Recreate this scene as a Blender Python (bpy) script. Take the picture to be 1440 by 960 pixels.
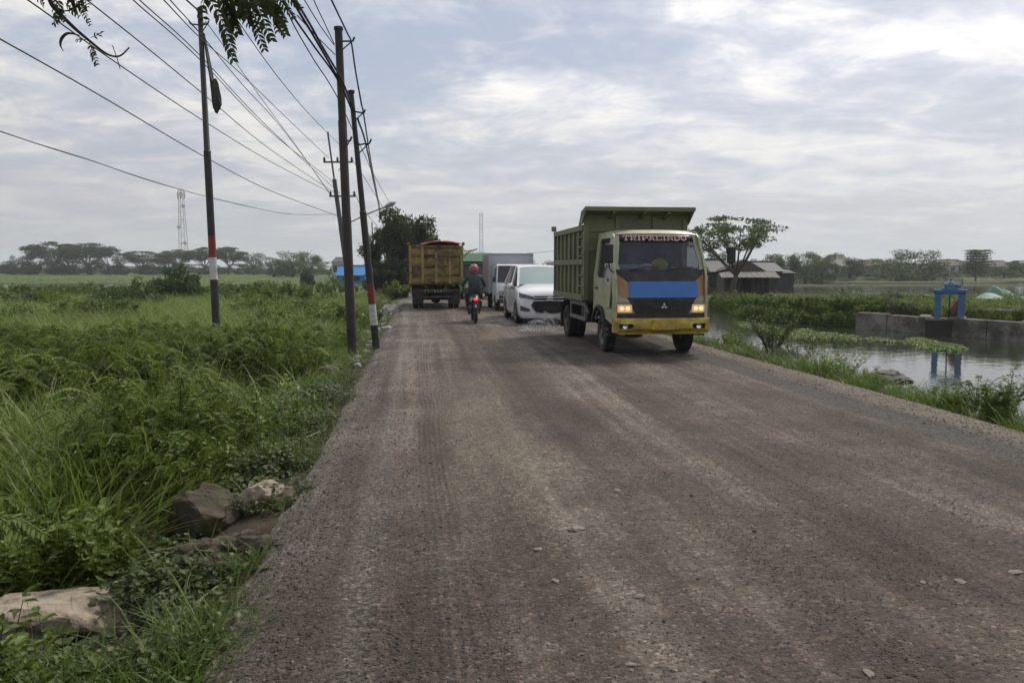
import bpy, bmesh, math, random
from mathutils import Vector, Matrix, noise
from mathutils.geometry import tessellate_polygon
PI = math.pi
sc = bpy.context.scene
for o in list(bpy.data.objects): bpy.data.objects.remove(o)
col = sc.collection

# ---------------------------------------------------------------- camera
F = 1040.0; EYE = 1.68; PHI = math.atan(103/1040)
cam_d = bpy.data.cameras.new('camera'); cam = bpy.data.objects.new('camera', cam_d); col.objects.link(cam)
cam.location = (0, 0, EYE); cam.rotation_euler = (PI/2-PHI, 0, 0)
cam_d.sensor_width = 36; cam_d.lens = 36*F/1440; cam_d.clip_start = 0.05; cam_d.clip_end = 9000
sc.camera = cam

def ray(px, py):
    u = (px-720)/F; v = -(py-480)/F; c, s = math.cos(PHI), math.sin(PHI)
    return Vector((u, c+v*s, -s+v*c))
def gp(px, py, z=0.0):                 # where the view through a pixel meets height z
    r = ray(px, py); t = (z-EYE)/r.z; return Vector((r.x*t, r.y*t, z))
def dp(px, py, Y):                     # point seen at a pixel, Y metres ahead
    r = ray(px, py); t = Y/r.y; return Vector((r.x*t, Y, EYE+r.z*t))

# ---------------------------------------------------------------- light
SUN_EL, SUN_AZ = math.radians(48), math.radians(38)      # azimuth clockwise from +Y (ahead right)
sd = bpy.data.lights.new('sun', 'SUN'); so = bpy.data.objects.new('sun', sd); col.objects.link(so)
sd.energy = 2.2; sd.angle = math.radians(10); sd.color = (1.0, 0.93, 0.80)
sv = Vector((math.sin(SUN_AZ)*math.cos(SUN_EL), math.cos(SUN_AZ)*math.cos(SUN_EL), math.sin(SUN_EL)))
so.rotation_euler = sv.to_track_quat('Z', 'Y').to_euler()
so.location = (20, 20, 40)
sc.view_settings.view_transform = 'Standard'; sc.view_settings.look = 'None'
sc.view_settings.exposure = 0.20; sc.view_settings.gamma = 1.0
sc.cycles.max_bounces = 8; sc.cycles.transparent_max_bounces = 16; sc.cycles.volume_bounces = 1

w = bpy.data.worlds.new('World'); sc.world = w; w.use_nodes = True
nt = w.node_tree; nt.nodes.clear()
def N(t, typ, **kw):
    n = t.nodes.new(typ)
    for k, v in kw.items(): setattr(n, k, v)
    return n
def L(t, a, b): t.links.new(a, b)
def mth(t, op, a=None, b=None, clamp=False, c=None):
    n = N(t, 'ShaderNodeMath', operation=op, use_clamp=clamp)
    for i, x in enumerate((a, b, c)):
        if x is None: continue
        if isinstance(x, (int, float)): n.inputs[i].default_value = x
        else: L(t, x, n.inputs[i])
    return n.outputs[0]
def ramp(t, fac, stops):
    r = N(t, 'ShaderNodeValToRGB'); L(t, fac, r.inputs[0]); e = r.color_ramp.elements
    while len(e) > len(stops): e.remove(e[-1])
    while len(e) < len(stops): e.new(1)
    for k, (p, c) in enumerate(stops):
        e[k].position = p; e[k].color = (c if len(c) == 4 else (*c, 1)) if isinstance(c, tuple) else (c, c, c, 1)
    return r.outputs[0]
def mixc(t, fac, a, b, bt='MIX'):
    n = N(t, 'ShaderNodeMix', data_type='RGBA', blend_type=bt)
    for i, x in ((0, fac), (6, a), (7, b)):
        if isinstance(x, (int, float)): n.inputs[i].default_value = x
        elif isinstance(x, tuple): n.inputs[i].default_value = (*x[:3], 1)
        else: L(t, x, n.inputs[i])
    return n.outputs[2]
def noi(t, vec, scale, detail=6, rough=.55, dist=0.0, out=0):
    n = N(t, 'ShaderNodeTexNoise'); n.inputs['Scale'].default_value = scale; n.inputs['Detail'].default_value = detail
    n.inputs['Roughness'].default_value = rough; n.inputs['Distortion'].default_value = dist
    if vec is not None: L(t, vec, n.inputs['Vector'])
    return n.outputs[out]

sky = N(nt, 'ShaderNodeTexSky', sky_type='NISHITA'); sky.sun_disc = False
sky.sun_elevation = SUN_EL; sky.sun_rotation = SUN_AZ; sky.air_density = 1.2; sky.dust_density = 2.0
tc = N(nt, 'ShaderNodeTexCoord'); sx = N(nt, 'ShaderNodeSeparateXYZ'); L(nt, tc.outputs['Generated'], sx.inputs[0])
zc = mth(nt, 'MAXIMUM', sx.outputs[2], 0.0)
den = mth(nt, 'ADD', zc, 0.16)
cx = N(nt, 'ShaderNodeCombineXYZ'); L(nt, mth(nt, 'DIVIDE', sx.outputs[0], den), cx.inputs[0]); L(nt, mth(nt, 'DIVIDE', sx.outputs[1], den), cx.inputs[1])
cx.inputs[2].default_value = 3.7
cv = cx.outputs[0]
n1 = noi(nt, cv, 1.15, 8, .60, .35)                      # banks of cloud
n2 = noi(nt, cv, 3.6, 8, .64, .5)                       # small puffs
mp = N(nt, 'ShaderNodeMapping'); L(nt, cv, mp.inputs[0]); mp.inputs['Scale'].default_value = (.75, 1.2, 1); mp.inputs['Rotation'].default_value = (0, 0, .35)
n3 = noi(nt, mp.outputs[0], 2.3, 7, .6, .6)
mixn = mth(nt, 'ADD', mth(nt, 'MULTIPLY', n1, .5), mth(nt, 'ADD', mth(nt, 'MULTIPLY', n2, .2), mth(nt, 'MULTIPLY', n3, .3)))
cover = ramp(nt, mixn, [(.40, 0.0), (.52, 1.0)])
thick = ramp(nt, mth(nt, 'ADD', mth(nt, 'MULTIPLY', n3, .55), mth(nt, 'MULTIPLY', n2, .45)), [(.36, (.47, .49, .585)), (.48, (.63, .64, .695)), (.60, (.86, .84, .80))])
# the bright part of the overcast lies towards the veiled sun
sunv = N(nt, 'ShaderNodeVectorMath', operation='DOT_PRODUCT'); L(nt, tc.outputs['Generated'], sunv.inputs[0]); sunv.inputs[1].default_value = tuple(sv)
glow = mth(nt, 'POWER', mth(nt, 'MAXIMUM', sunv.outputs['Value'], 0.0), 1.6)
gain = mth(nt, 'ADD', mth(nt, 'MULTIPLY', glow, .50), .80)
thick2 = N(nt, 'ShaderNodeVectorMath', operation='SCALE'); L(nt, thick, thick2.inputs[0]); L(nt, gain, thick2.inputs['Scale'])
blue = N(nt, 'ShaderNodeVectorMath', operation='SCALE'); L(nt, sky.outputs[0], blue.inputs[0]); blue.inputs['Scale'].default_value = .085
base = mixc(nt, .65, blue.outputs[0], (.44, .475, .585))
c1 = mixc(nt, cover, base, thick2.outputs[0])
hz = ramp(nt, zc, [(0.0, 1.0), (.09, .62), (.24, 0.0)])
hcol = N(nt, 'ShaderNodeVectorMath', operation='SCALE'); hcol.inputs[0].default_value = (.535, .54, .57); L(nt, mth(nt, 'ADD', mth(nt, 'MULTIPLY', glow, .45), .72), hcol.inputs['Scale'])
c2 = mixc(nt, mth(nt, 'MULTIPLY', hz, .85), c1, hcol.outputs[0])
bg = N(nt, 'ShaderNodeBackground'); L(nt, c2, bg.inputs[0]); bg.inputs[1].default_value = 1.0
wo = N(nt, 'ShaderNodeOutputWorld'); L(nt, bg.outputs[0], wo.inputs[0])

# ---------------------------------------------------------------- helpers
def tag(o, label=None, cat=None, group=None, kind=None):
    if label: o['label'] = label
    if cat: o['category'] = cat
    if group: o['group'] = group
    if kind: o['kind'] = kind
    return o
def empty(name, loc, label, cat, group=None, rz=0):
    o = bpy.data.objects.new(name, None); col.objects.link(o); o.location = loc; o.rotation_euler = (0, 0, rz)
    o.empty_display_size = .2
    return tag(o, label, cat, group)

class MB:
    def __init__(s): s.v = []; s.f = []
    def add(s, vs, fs):
        n = len(s.v); s.v += [tuple(p) for p in vs]; s.f += [tuple(i+n for i in f) for f in fs]; return s
    def box(s, c, d, rot=None, taper=1.0):
        vs = []
        for z in (-.5, .5):
            k = taper if z > 0 else 1
            for x, y in ((-.5, -.5), (.5, -.5), (.5, .5), (-.5, .5)):
                p = Vector((x*d[0]*k, y*d[1]*k, z*d[2]))
                if rot is not None: p = rot @ p
                vs.append(p+Vector(c))
        return s.add(vs, [(3, 2, 1, 0), (4, 5, 6, 7), (0, 1, 5, 4), (1, 2, 6, 5), (2, 3, 7, 6), (3, 0, 4, 7)])
    def b2(s, x0, x1, y0, y1, z0, z1): return s.box(((x0+x1)/2, (y0+y1)/2, (z0+z1)/2), (abs(x1-x0), abs(y1-y0), abs(z1-z0)))
    def bar(s, a, b, w, h=None, up=(0, 0, 1)):
        a, b = Vector(a), Vector(b); d = b-a; l = d.length
        if l < 1e-6: return s
        z = d/l; u = Vector(up)
        if abs(z.dot(u)) > .98: u = Vector((0, 1, 0))
        x = u.cross(z).normalized(); y = z.cross(x)
        R = Matrix((x, y, z)).transposed()
        return s.box((a+b)/2, (w, h or w, l), R)
    def tube(s, pts, rs, n=8, caps=True):
        pts = [Vector(p) for p in pts]
        if isinstance(rs, (int, float)): rs = [rs]*len(pts)
        m = len(pts); vs = []; pv = None
        for i, p in enumerate(pts):
            d = (pts[min(i+1, m-1)]-pts[max(i-1, 0)])
            if d.length < 1e-9: d = Vector((0, 0, 1))
            d.normalize()
            if pv is None:
                u = Vector((0, 0, 1)) if abs(d.z) < .9 else Vector((1, 0, 0))
                x = u.cross(d).normalized()
            else:
                x = (pv-d*pv.dot(d)); x = x.normalized() if x.length > 1e-6 else d.orthogonal().normalized()
            pv = x; y = d.cross(x)
            for k in range(n):
                a = 2*PI*k/n; vs.append(p+(x*math.cos(a)+y*math.sin(a))*rs[i])
        fs = [(i*n+k, i*n+(k+1) % n, (i+1)*n+(k+1) % n, (i+1)*n+k) for i in range(m-1) for k in range(n)]
        if caps: fs += [tuple(range(n-1, -1, -1)), tuple((m-1)*n+k for k in range(n))]
        return s.add(vs, fs)
    def lathe(s, prof, axis='x', c=(0, 0, 0), n=24):
        # prof: list of (along axis, radius)
        vs = []; c = Vector(c)
        for a_, r in prof:
            for k in range(n):
                t = 2*PI*k/n; u, v = r*math.cos(t), r*math.sin(t)
                vs.append(c+(Vector((a_, u, v)) if axis == 'x' else Vector((u, a_, v)) if axis == 'y' else Vector((u, v, a_))))
        m = len(prof)
        fs = [(i*n+k, i*n+(k+1) % n, (i+1)*n+(k+1) % n, (i+1)*n+k) for i in range(m-1) for k in range(n)]
        return s.add(vs, fs)
    def poly(s, loops, fn, fn2=None):
        # 2D outline with holes -> slab between maps fn and fn2
        lv = [[Vector((a, b, 0)) for a, b in lp] for lp in loops]
        tri = tessellate_polygon(lv); flat = [p for lp in loops for p in lp]; n = len(flat)
        vs = [fn(*p) for p in flat]; fs = [tuple(t) for t in tri]
        if fn2:
            vs += [fn2(*p) for p in flat]; fs += [tuple(i+n for i in reversed(t)) for t in tri]; o = 0
            for lp in loops:
                m = len(lp)
                for i in range(m): a, b = o+i, o+(i+1) % m; fs.append((a, b, b+n, a+n))
                o += m
        return s.add(vs, fs)
    def patch(s, nu, nv, fn, th=None):
        # fn(u,v)->point ; th: thickness vector
        vs = [Vector(fn(i/nu, j/nv)) for j in range(nv+1) for i in range(nu+1)]; W_ = nu+1
        fs = [(j*W_+i, j*W_+i+1, (j+1)*W_+i+1, (j+1)*W_+i) for j in range(nv) for i in range(nu)]
        if th is not None:
            n = len(vs); th = Vector(th); vs += [v+th for v in vs]; fs += [tuple(k+n for k in reversed(f)) for f in fs]
            rim = [i for i in range(nu+1)]+[j*W_+nu for j in range(1, nv+1)]+[nv*W_+i for i in range(nu-1, -1, -1)]+[j*W_ for j in range(nv-1, 0, -1)]
            for a, b in zip(rim, rim[1:]+rim[:1]): fs.append((a, a+n, b+n, b))
        return s.add(vs, fs)
    def blob(s, c, r, seed=0, amp=.25, sub=2, freq=1.3, flat=None):
        bm = bmesh.new(); bmesh.ops.create_icosphere(bm, subdivisions=sub, radius=1); off = Vector((seed*7.31, seed*3.17, seed*1.7))
        vs = []
        for v in bm.verts:
            p = v.co.copy(); k = 1+amp*2*(noise.noise(p*freq+off))+amp*.8*noise.noise(p*freq*2.7+off)
            p = Vector((p.x*k*r[0], p.y*k*r[1], p.z*k*r[2]))
            if flat is not None and p.z < flat: p.z = flat
            vs.append(p+Vector(c))
        fs = [tuple(v.index for v in f.verts) for f in bm.faces]; bm.free(); return s.add(vs, fs)
    def mesh(s, name, mats, smooth=False):
        me = bpy.data.meshes.new(name); me.from_pydata(s.v, [], s.f)
        for m in (mats if isinstance(mats, (list, tuple)) else [mats]): me.materials.append(m)
        if smooth: me.polygons.foreach_set('use_smooth', [True]*len(me.polygons))
        me.update(); return me
    def build(s, name, mats, parent=None, smooth=False, bevel=0, fix=True, auto=None, loc=None):
        me = s.mesh(name, mats, smooth)
        if fix:
            bm = bmesh.new(); bm.from_mesh(me); bmesh.ops.recalc_face_normals(bm, faces=bm.faces); bm.to_mesh(me); bm.free()
        o = bpy.data.objects.new(name, me); col.objects.link(o)
        if parent is not None: o.parent = parent
        if loc is not None: o.location = loc
        if bevel:
            m = o.modifiers.new('bevel', 'BEVEL'); m.width = bevel; m.segments = 2; m.limit_method = 'ANGLE'; m.angle_limit = math.radians(40)
        if auto: me.set_sharp_from_angle(angle=math.radians(auto))
        return o

def spline(pts, n=8):
    P = [Vector(p) for p in pts]
    if len(P) < 3: return [P[0].lerp(P[-1], k/n) for k in range(n+1)]
    P = [P[0]*2-P[1]]+P+[P[-1]*2-P[-2]]; out = []
    for i in range(1, len(P)-2):
        a, b, c, d = P[i-1:i+3]
        for k in range(n):
            t = k/n; out.append(.5*((2*b)+(c-a)*t+(2*a-5*b+4*c-d)*t*t+(3*b-a-3*c+d)*t*t*t))
    return out+[P[-2]]

# ---------------------------------------------------------------- materials
MATS = {}
def mat(name, c, rough=.7, metal=0, mud=None, var=.12, vs=6.0, bump=0, bs=30, dirt=None, ds=2.0, dthr=(.5, .7), spec=.5, coat=0, rvar=0):
    if name in MATS: return MATS[name]
    m = bpy.data.materials.new(name); m.use_nodes = True; t = m.node_tree; p = t.nodes['Principled BSDF']
    tc_ = N(t, 'ShaderNodeTexCoord'); v = tc_.outputs['Object']
    n_ = noi(t, v, vs, 5, .6)
    lo = tuple(x*(1-var) for x in c); hi = tuple(min(1, x*(1+var)) for x in c)
    cc = ramp(t, n_, [(.3, lo), (.7, hi)])
    if dirt:
        d_ = noi(t, v, ds, 8, .68, .3); cc = mixc(t, ramp(t, d_, [(dthr[0], 0.0), (dthr[1], 1.0)]), cc, dirt)
    if mud:                                   # road mud splashed up from the wheels, (height, colour)
        sz = N(t, 'ShaderNodeSeparateXYZ'); L(t, v, sz.inputs[0])
        hm_ = mth(t, 'MULTIPLY', mth(t, 'SUBTRACT', mud[0], sz.outputs[2]), 1.6); mk = mth(t, 'ADD', hm_, mth(t, 'MULTIPLY', mth(t, 'SUBTRACT', noi(t, v, 5, 9, .72), .5), 2.4), True)
        cc = mixc(t, mth(t, 'MULTIPLY', mk, .75), cc, mud[1])
        st_ = N(t, 'ShaderNodeMapping'); st_.inputs['Scale'].default_value = (9, 9, .8); L(t, v, st_.inputs[0])
        cc = mixc(t, ramp(t, noi(t, st_.outputs[0], 1, 5, .65), [(.56, 0.0), (.74, .5)]), cc, tuple(x*.45 for x in c))
    L(t, cc, p.inputs['Base Color']); p.inputs['Roughness'].default_value = rough; p.inputs['Metallic'].default_value = metal
    if rvar:
        L(t, mth(t, 'ADD', mth(t, 'MULTIPLY', n_, rvar), rough-rvar/2), p.inputs['Roughness'])
    p.inputs['Specular IOR Level'].default_value = spec; p.inputs['Coat Weight'].default_value = coat; p.inputs['Coat Roughness'].default_value = .08
    if bump:
        b = N(t, 'ShaderNodeBump'); b.inputs['Strength'].default_value = bump; b.inputs['Distance'].default_value = .02
        L(t, noi(t, v, bs, 6, .6), b.inputs['Height']); L(t, b.outputs[0], p.inputs['Normal'])
    MATS[name] = m; return m
def emis(name, c, strength, base=(.5, .5, .5)):
    m = mat(name, base, .3); p = m.node_tree.nodes['Principled BSDF']
    p.inputs['Emission Color'].default_value = (*c, 1); p.inputs['Emission Strength'].default_value = strength; return m
def glass(name, tint=(.03, .035, .04), see=.5, rough=.04):
    if name in MATS: return MATS[name]
    m = bpy.data.materials.new(name); m.use_nodes = True; t = m.node_tree; p = t.nodes['Principled BSDF']
    p.inputs['Base Color'].default_value = (*tint, 1); p.inputs['Roughness'].default_value = rough
    tr = N(t, 'ShaderNodeBsdfTransparent'); tr.inputs[0].default_value = (.85, .9, .9, 1); mx = N(t, 'ShaderNodeMixShader'); mx.inputs[0].default_value = see
    L(t, p.outputs[0], mx.inputs[1]); L(t, tr.outputs[0], mx.inputs[2]); L(t, mx.outputs[0], t.nodes['Material Output'].inputs[0])
    MATS[name] = m; return m
def leafmat(name, c1_, c2_, c3_=None, rough=.5, trans=.28, patch_scale=.25, rnd=True):
    # foliage: colour varies plant by plant and in broad patches over the place
    if name in MATS: return MATS[name]
    m = bpy.data.materials.new(name); m.use_nodes = True; t = m.node_tree; p = t.nodes['Principled BSDF']
    g = N(t, 'ShaderNodeNewGeometry'); oi = N(t, 'ShaderNodeObjectInfo')
    big = noi(t, g.outputs['Position'], patch_scale, 3, .5); fine = noi(t, g.outputs['Position'], 9, 2, .5)
    f = mth(t, 'ADD', mth(t, 'MULTIPLY', oi.outputs['Random'], .34 if rnd else 0), mth(t, 'ADD', mth(t, 'MULTIPLY', big, .36), mth(t, 'MULTIPLY', fine, .42)))
    a = ramp(t, f, [(.30, c1_), (.62, c2_), (.92, c3_ or c2_)])
    L(t, a, p.inputs['Base Color']); p.inputs['Roughness'].default_value = rough; p.inputs['Specular IOR Level'].default_value = .35
    tr = N(t, 'ShaderNodeBsdfTranslucent'); L(t, mixc(t, .4, a, (.2, .3, .03)), tr.inputs[0]); mx = N(t, 'ShaderNodeMixShader'); mx.inputs[0].default_value = trans
    L(t, p.outputs[0], mx.inputs[1]); L(t, tr.outputs[0], mx.inputs[2]); L(t, mx.outputs[0], t.nodes['Material Output'].inputs[0])
    MATS[name] = m; return m

# ---------------------------------------------------------------- the lie of the land
RA = math.radians(7.1); RD = Vector((-math.sin(RA), math.cos(RA), 0)); RN = Vector((math.cos(RA), math.sin(RA), 0))
TL, TR = -0.95, 6.42
def cshift(s):
    if s < 22: return 0.0
    if s > 130: return -.0004*108**2-.0864*(s-130)
    return -.0004*(s-22)**2
def to_st(x, y):
    s = x*RD.x+y*RD.y; t = x*RN.x+y*RN.y; return s, t-cshift(s)
def to_xy(s, T):
    t = T+cshift(s); return (RD.x*s+RN.x*t, RD.y*s+RN.y*t)
def nz(x, y, f, k=0): return noise.noise(Vector((x*f, y*f, k)))
def sstep(a, b, x):
    x = min(1, max(0, (x-a)/(b-a))); return x*x*(3-2*x)
WATER = -.75
EDGE = [(.00, 52), (.268, 48), (.31, 38), (.365, 33.5), (.44, 31.5), (.51, 30.5), (.555, 28.2), (.69, 25.2), (1.0, 22), (3, 18)]
def edgeY(u):
    if u <= EDGE[0][0]: return EDGE[0][1]
    for (a, b), (c, d) in zip(EDGE, EDGE[1:]):
        if u <= c: return b+(d-b)*(u-a)/(c-a)
    return EDGE[-1][1]
def road_z(s, T):
    z = .012*nz(s*.25, T, 1.7)+.010*nz(s*.06, T*1.2, 3.1, 2)
    for c, w_, a in ((.05, .16, -.012), (1.55, .3, -.012), (3.2, .35, -.010), (4.9, .3, -.012)):
        z += a*math.exp(-((T-c-.06*math.sin(s*.16+c))/w_)**2)
    z -= .06*sstep(TL+.35, TL-.05, T)+.07*sstep(TR-.3, TR+.06, T)
    z += .035*math.exp(-((T-5.62)/.16)**2)*(.6+.8*nz(s*.7, T, 1, 3))
    return z
def ground_z(x, y):
    s, T = to_st(x, y); n_ = nz(x, y, .35)*.10+nz(x, y, 1.6, 5)*.035
    e = nz(s, 3, .5)*.22
    if T < 2.5:
        z = -.10-.46*sstep(TL+.05+e*.4, -2.5+e, T)+n_*sstep(TL, -1.6, T)
        # old fish pond far out in the field
        u = x/max(y, 1)
        if T < -20: z -= .7*sstep(84, 86.5, y+nz(x, 0, .1)*2)*sstep(114, 111, y+nz(x, 9, .07)*3)*sstep(-44, -50, x)
        return z
    bank = -.09-.05*sstep(TR, 6.9, T)+n_*.4*sstep(TR, 6.9, T)
    if y < 0: pond = 1.0
    else:
        u = x/max(y, .01); Y0 = edgeY(u)+nz(x, y, .3)*.5
        back = 62+nz(x, 4, .1)*2
        inland = sstep(Y0-.5, Y0+.6, y)
        if u > .345:
            inland *= 1-sstep(back-1, back+1, y)*(1-.80*sstep(100, 101, y)*sstep(106, 105, y))*(1-.82*sstep(126, 127, y)*sstep(131, 130, y))*(1-sstep(146, 148, y))
        pond = 1-inland
    far = -.14-.30*sstep(36, 60, y)*(1-sstep(120, 150, y)*.5)+n_*.8
    # water comes right up to the verge as far as the bend of the bank
    shore = sstep(6.85+e*.8, 7.75+e, T)
    low = far*(1-pond)+(-1.35)*pond
    return bank*(1-shore)+low*shore

def ground_mat():
    m = bpy.data.materials.new('soil and turf'); m.use_nodes = True; t = m.node_tree; p = t.nodes['Principled BSDF']
    g = N(t, 'ShaderNodeNewGeometry'); P = g.outputs['Position']
    soil = ramp(t, noi(t, P, 3.0, 8, .65), [(.3, (.04, .029, .02)), (.55, (.075, .058, .042)), (.8, (.14, .112, .084))])
    turf = ramp(t, noi(t, P, .9, 8, .7), [(.3, (.045, .075, .018)), (.5, (.085, .135, .03)), (.75, (.14, .185, .055))])
    turf = mixc(t, ramp(t, noi(t, P, .06, 4, .6), [(.42, 0.0), (.62, .5)]), turf, (.13, .12, .06))
    sp = N(t, 'ShaderNodeSeparateXYZ'); L(t, P, sp.inputs[0])
    dist = mth(t, 'ADD', mth(t, 'MULTIPLY', sp.outputs[1], .05), mth(t, 'MULTIPLY', noi(t, P, .35, 5, .6), 1.2))
    f = ramp(t, dist, [(.9, 0.0), (1.0, 1.0)])
    dn = mth(t, 'MULTIPLY', mth(t, 'SUBTRACT', sp.outputs[1], 24), .06, True)
    wet = mth(t, 'MULTIPLY', mth(t, 'ADD', sp.outputs[2], .72), 9, True)
    turf2 = mixc(t, wet, (.05, .045, .03), turf)
    cc = mixc(t, dn, soil, turf2)
    L(t, cc, p.inputs['Base Color']); p.inputs['Roughness'].default_value = .95; p.inputs['Specular IOR Level'].default_value = .2
    b = N(t, 'ShaderNodeBump'); b.inputs['Strength'].default_value = .8; b.inputs['Distance'].default_value = .06
    L(t, noi(t, P, 14, 8, .7), b.inputs['Height']); L(t, b.outputs[0], p.inputs['Normal'])
    return m
def build_ground():
    rings = [1.2]
    while rings[-1] < 3200: rings.append(rings[-1]*(1.03 if rings[-1] < 60 else 1.02 if rings[-1] < 160 else 1.12))
    angs = []; a = -180.0
    while a < 180: angs.append(a); a += .45 if -47 <= a < 47 else 4.0
    n = len(angs); vs = [(0, 0, -.15)]
    for r in rings:
        for a in angs:
            x, y = r*math.sin(math.radians(a)), r*math.cos(math.radians(a)); vs.append((x, y, ground_z(x, y)))
    fs = [(0, 1+k, 1+(k+1) % n) for k in range(n)]
    for i in range(len(rings)-1):
        for k in range(n):
            a_, b_ = 1+i*n+k, 1+i*n+(k+1) % n; fs.append((a_, a_+n, b_+n, b_))
    m = MB(); m.v = vs; m.f = fs
    tag(m.build('ground', ground_mat(), smooth=True), kind='structure')
build_ground()

def road_mat():
    m = bpy.data.materials.new('gravelled road'); m.use_nodes = True; t = m.node_tree; p = t.nodes['Principled BSDF']
    uv = N(t, 'ShaderNodeUVMap'); uv.uv_map = 'UVMap'; U = uv.outputs[0]
    def mp_(sx_, sy_, vec=U):
        k = N(t, 'ShaderNodeMapping'); k.inputs['Scale'].default_value = (sx_, sy_, 1); L(t, vec, k.inputs[0]); return k.outputs[0]
    g = N(t, 'ShaderNodeNewGeometry'); P = g.outputs['Position']
    wob = N(t, 'ShaderNodeVectorMath', operation='ADD'); L(t, U, wob.inputs[0])
    wn = N(t, 'ShaderNodeVectorMath', operation='SCALE'); L(t, noi(t, mp_(.3, .12), 1, 3, .5, 0, 1), wn.inputs[0]); wn.inputs['Scale'].default_value = .5; L(t, wn.outputs[0], wob.inputs[1])
    V = wob.outputs[0]
    streak = noi(t, mp_(1.3, .05, V), 1, 4, .6); streak2 = noi(t, mp_(4.5, .10, V), 1, 5, .7)
    blot = noi(t, U, .9, 6, .65); fine = noi(t, P, 38, 6, .75); med = noi(t, P, 9, 5, .65)
    base = ramp(t, mth(t, 'ADD', mth(t, 'MULTIPLY', streak, .45), mth(t, 'ADD', mth(t, 'MULTIPLY', streak2, .25), mth(t, 'MULTIPLY', blot, .30))),
                [(.38, (.034, .024, .019)), (.46, (.066, .049, .040)), (.52, (.105, .081, .067)), (.60, (.215, .178, .150))])
    # tan dust lying between the wheel tracks
    base = mixc(t, ramp(t, noi(t, mp_(.55, .13, V), 1, 5, .6), [(.52, 0.0), (.66, .8)]), base, (.165, .138, .105))
    su0 = N(t, 'ShaderNodeSeparateXYZ'); L(t, V, su0.inputs[0])
    base = mixc(t, ramp(t, mth(t, 'MULTIPLY', mth(t, 'SUBTRACT', su0.outputs[0], 5.3), 1.0), [(.0, 0.0), (.12, .8), (.40, .8), (.52, 0.0)]), base, (.055, .05, .048))
    base = mixc(t, ramp(t, mth(t, 'MULTIPLY', mth(t, 'ADD', mth(t, 'SUBTRACT', su0.outputs[0], 6.1), mth(t, 'MULTIPLY', noi(t, U, 2.2, 6, .7), .5)), 1.0), [(.05, 0.0), (.35, .8)]), base, (.17, .142, .112))
    # loose pale grit gathered in lines near the left edge
    su = N(t, 'ShaderNodeSeparateXYZ'); L(t, V, su.inputs[0])
    ln = ramp(t, mth(t, 'ABSOLUTE', mth(t, 'SUBTRACT', su.outputs[0], -.12)), [(0.0, 1.0), (.16, 0.0)])
    ln2 = ramp(t, mth(t, 'ABSOLUTE', mth(t, 'SUBTRACT', su.outputs[0], -.75)), [(0.0, 1.0), (.30, 0.0)])
    gr = mth(t, 'MULTIPLY', mth(t, 'MAXIMUM', ln, ln2), ramp(t, fine, [(.42, 0.0), (.62, 1.0)]))
    base = mixc(t, mth(t, 'MULTIPLY', gr, .62), base, (.25, .235, .222))
    # tread print of a tyre
    wv = N(t, 'ShaderNodeTexWave', wave_type='BANDS', bands_direction='X'); L(t, V, wv.inputs[0]); wv.inputs['Scale'].default_value = 6.0; wv.inputs['Distortion'].default_value = .6
    wv2 = N(t, 'ShaderNodeTexWave', wave_type='BANDS', bands_direction='Y'); L(t, V, wv2.inputs[0]); wv2.inputs['Scale'].default_value = 5.5; wv2.inputs['Distortion'].default_value = .8
    tr = ramp(t, mth(t, 'ABSOLUTE', mth(t, 'SUBTRACT', su.outputs[0], .34)), [(.11, 1.0), (.17, 0.0)])
    tread = mth(t, 'MULTIPLY', tr, mth(t, 'MULTIPLY', wv.outputs[1], mth(t, 'ADD', mth(t, 'MULTIPLY', wv2.outputs[1], .6), .4)))
    tread = mth(t, 'MULTIPLY', tread, ramp(t, noi(t, mp_(1.2, .5), 1, 4, .6), [(.38, .15), (.58, 1.0)]))
    base = mixc(t, mth(t, 'MULTIPLY', tread, .7), base, (.035, .030, .026))
    # grains: a light and dark speckle
    vo = N(t, 'ShaderNodeTexVoronoi'); L(t, P, vo.inputs['Vector']); vo.inputs['Scale'].default_value = 55
    vc = N(t, 'ShaderNodeSeparateColor'); L(t, vo.outputs['Color'], vc.inputs[0])
    sp_ = ramp(t, vc.outputs[0], [(.0, .42), (.22, .72), (.75, 1.0), (.93, 1.3), (1.0, 2.0)])
    base = mixc(t, 1.0, base, sp_, 'MULTIPLY')
    base = mixc(t, mth(t, 'ADD', mth(t, 'MULTIPLY', blot, 1.6), -.35, True), base, mixc(t, 1.0, base, ramp(t, fine, [(.25, .45), (.5, 1.0), (.75, 1.5)]), 'MULTIPLY'))
    base = mixc(t, 1.0, base, ramp(t, med, [(.3, .78), (.7, 1.2)]), 'MULTIPLY')
    # puddled, splashed stretch round the spray
    wet = N(t, 'ShaderNodeVectorMath', operation='DISTANCE'); L(t, mp_(.45, .16), wet.inputs[0]); wet.inputs[1].default_value = (2.9*.45, 23.5*.16, 0)
    wf = ramp(t, mth(t, 'ADD', wet.outputs['Value'], mth(t, 'MULTIPLY', noi(t, U, 1.2, 5, .65), 1.4)), [(.95, 1.0), (1.25, 0.0)])
    base = mixc(t, mth(t, 'MULTIPLY', wf, .45), base, (.06, .055, .05))
    L(t, base, p.inputs['Base Color'])
    L(t, mth(t, 'SUBTRACT', .86, mth(t, 'MULTIPLY', wf, .5)), p.inputs['Roughness']); p.inputs['Specular IOR Level'].default_value = .4
    b = N(t, 'ShaderNodeBump'); b.inputs['Strength'].default_value = .75; b.inputs['Distance'].default_value = .014
    hh = mth(t, 'ADD', mth(t, 'MULTIPLY', fine, .9), mth(t, 'ADD', mth(t, 'MULTIPLY', vo.outputs['Distance'], -.8), mth(t, 'MULTIPLY', tread, -.6)))
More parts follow.
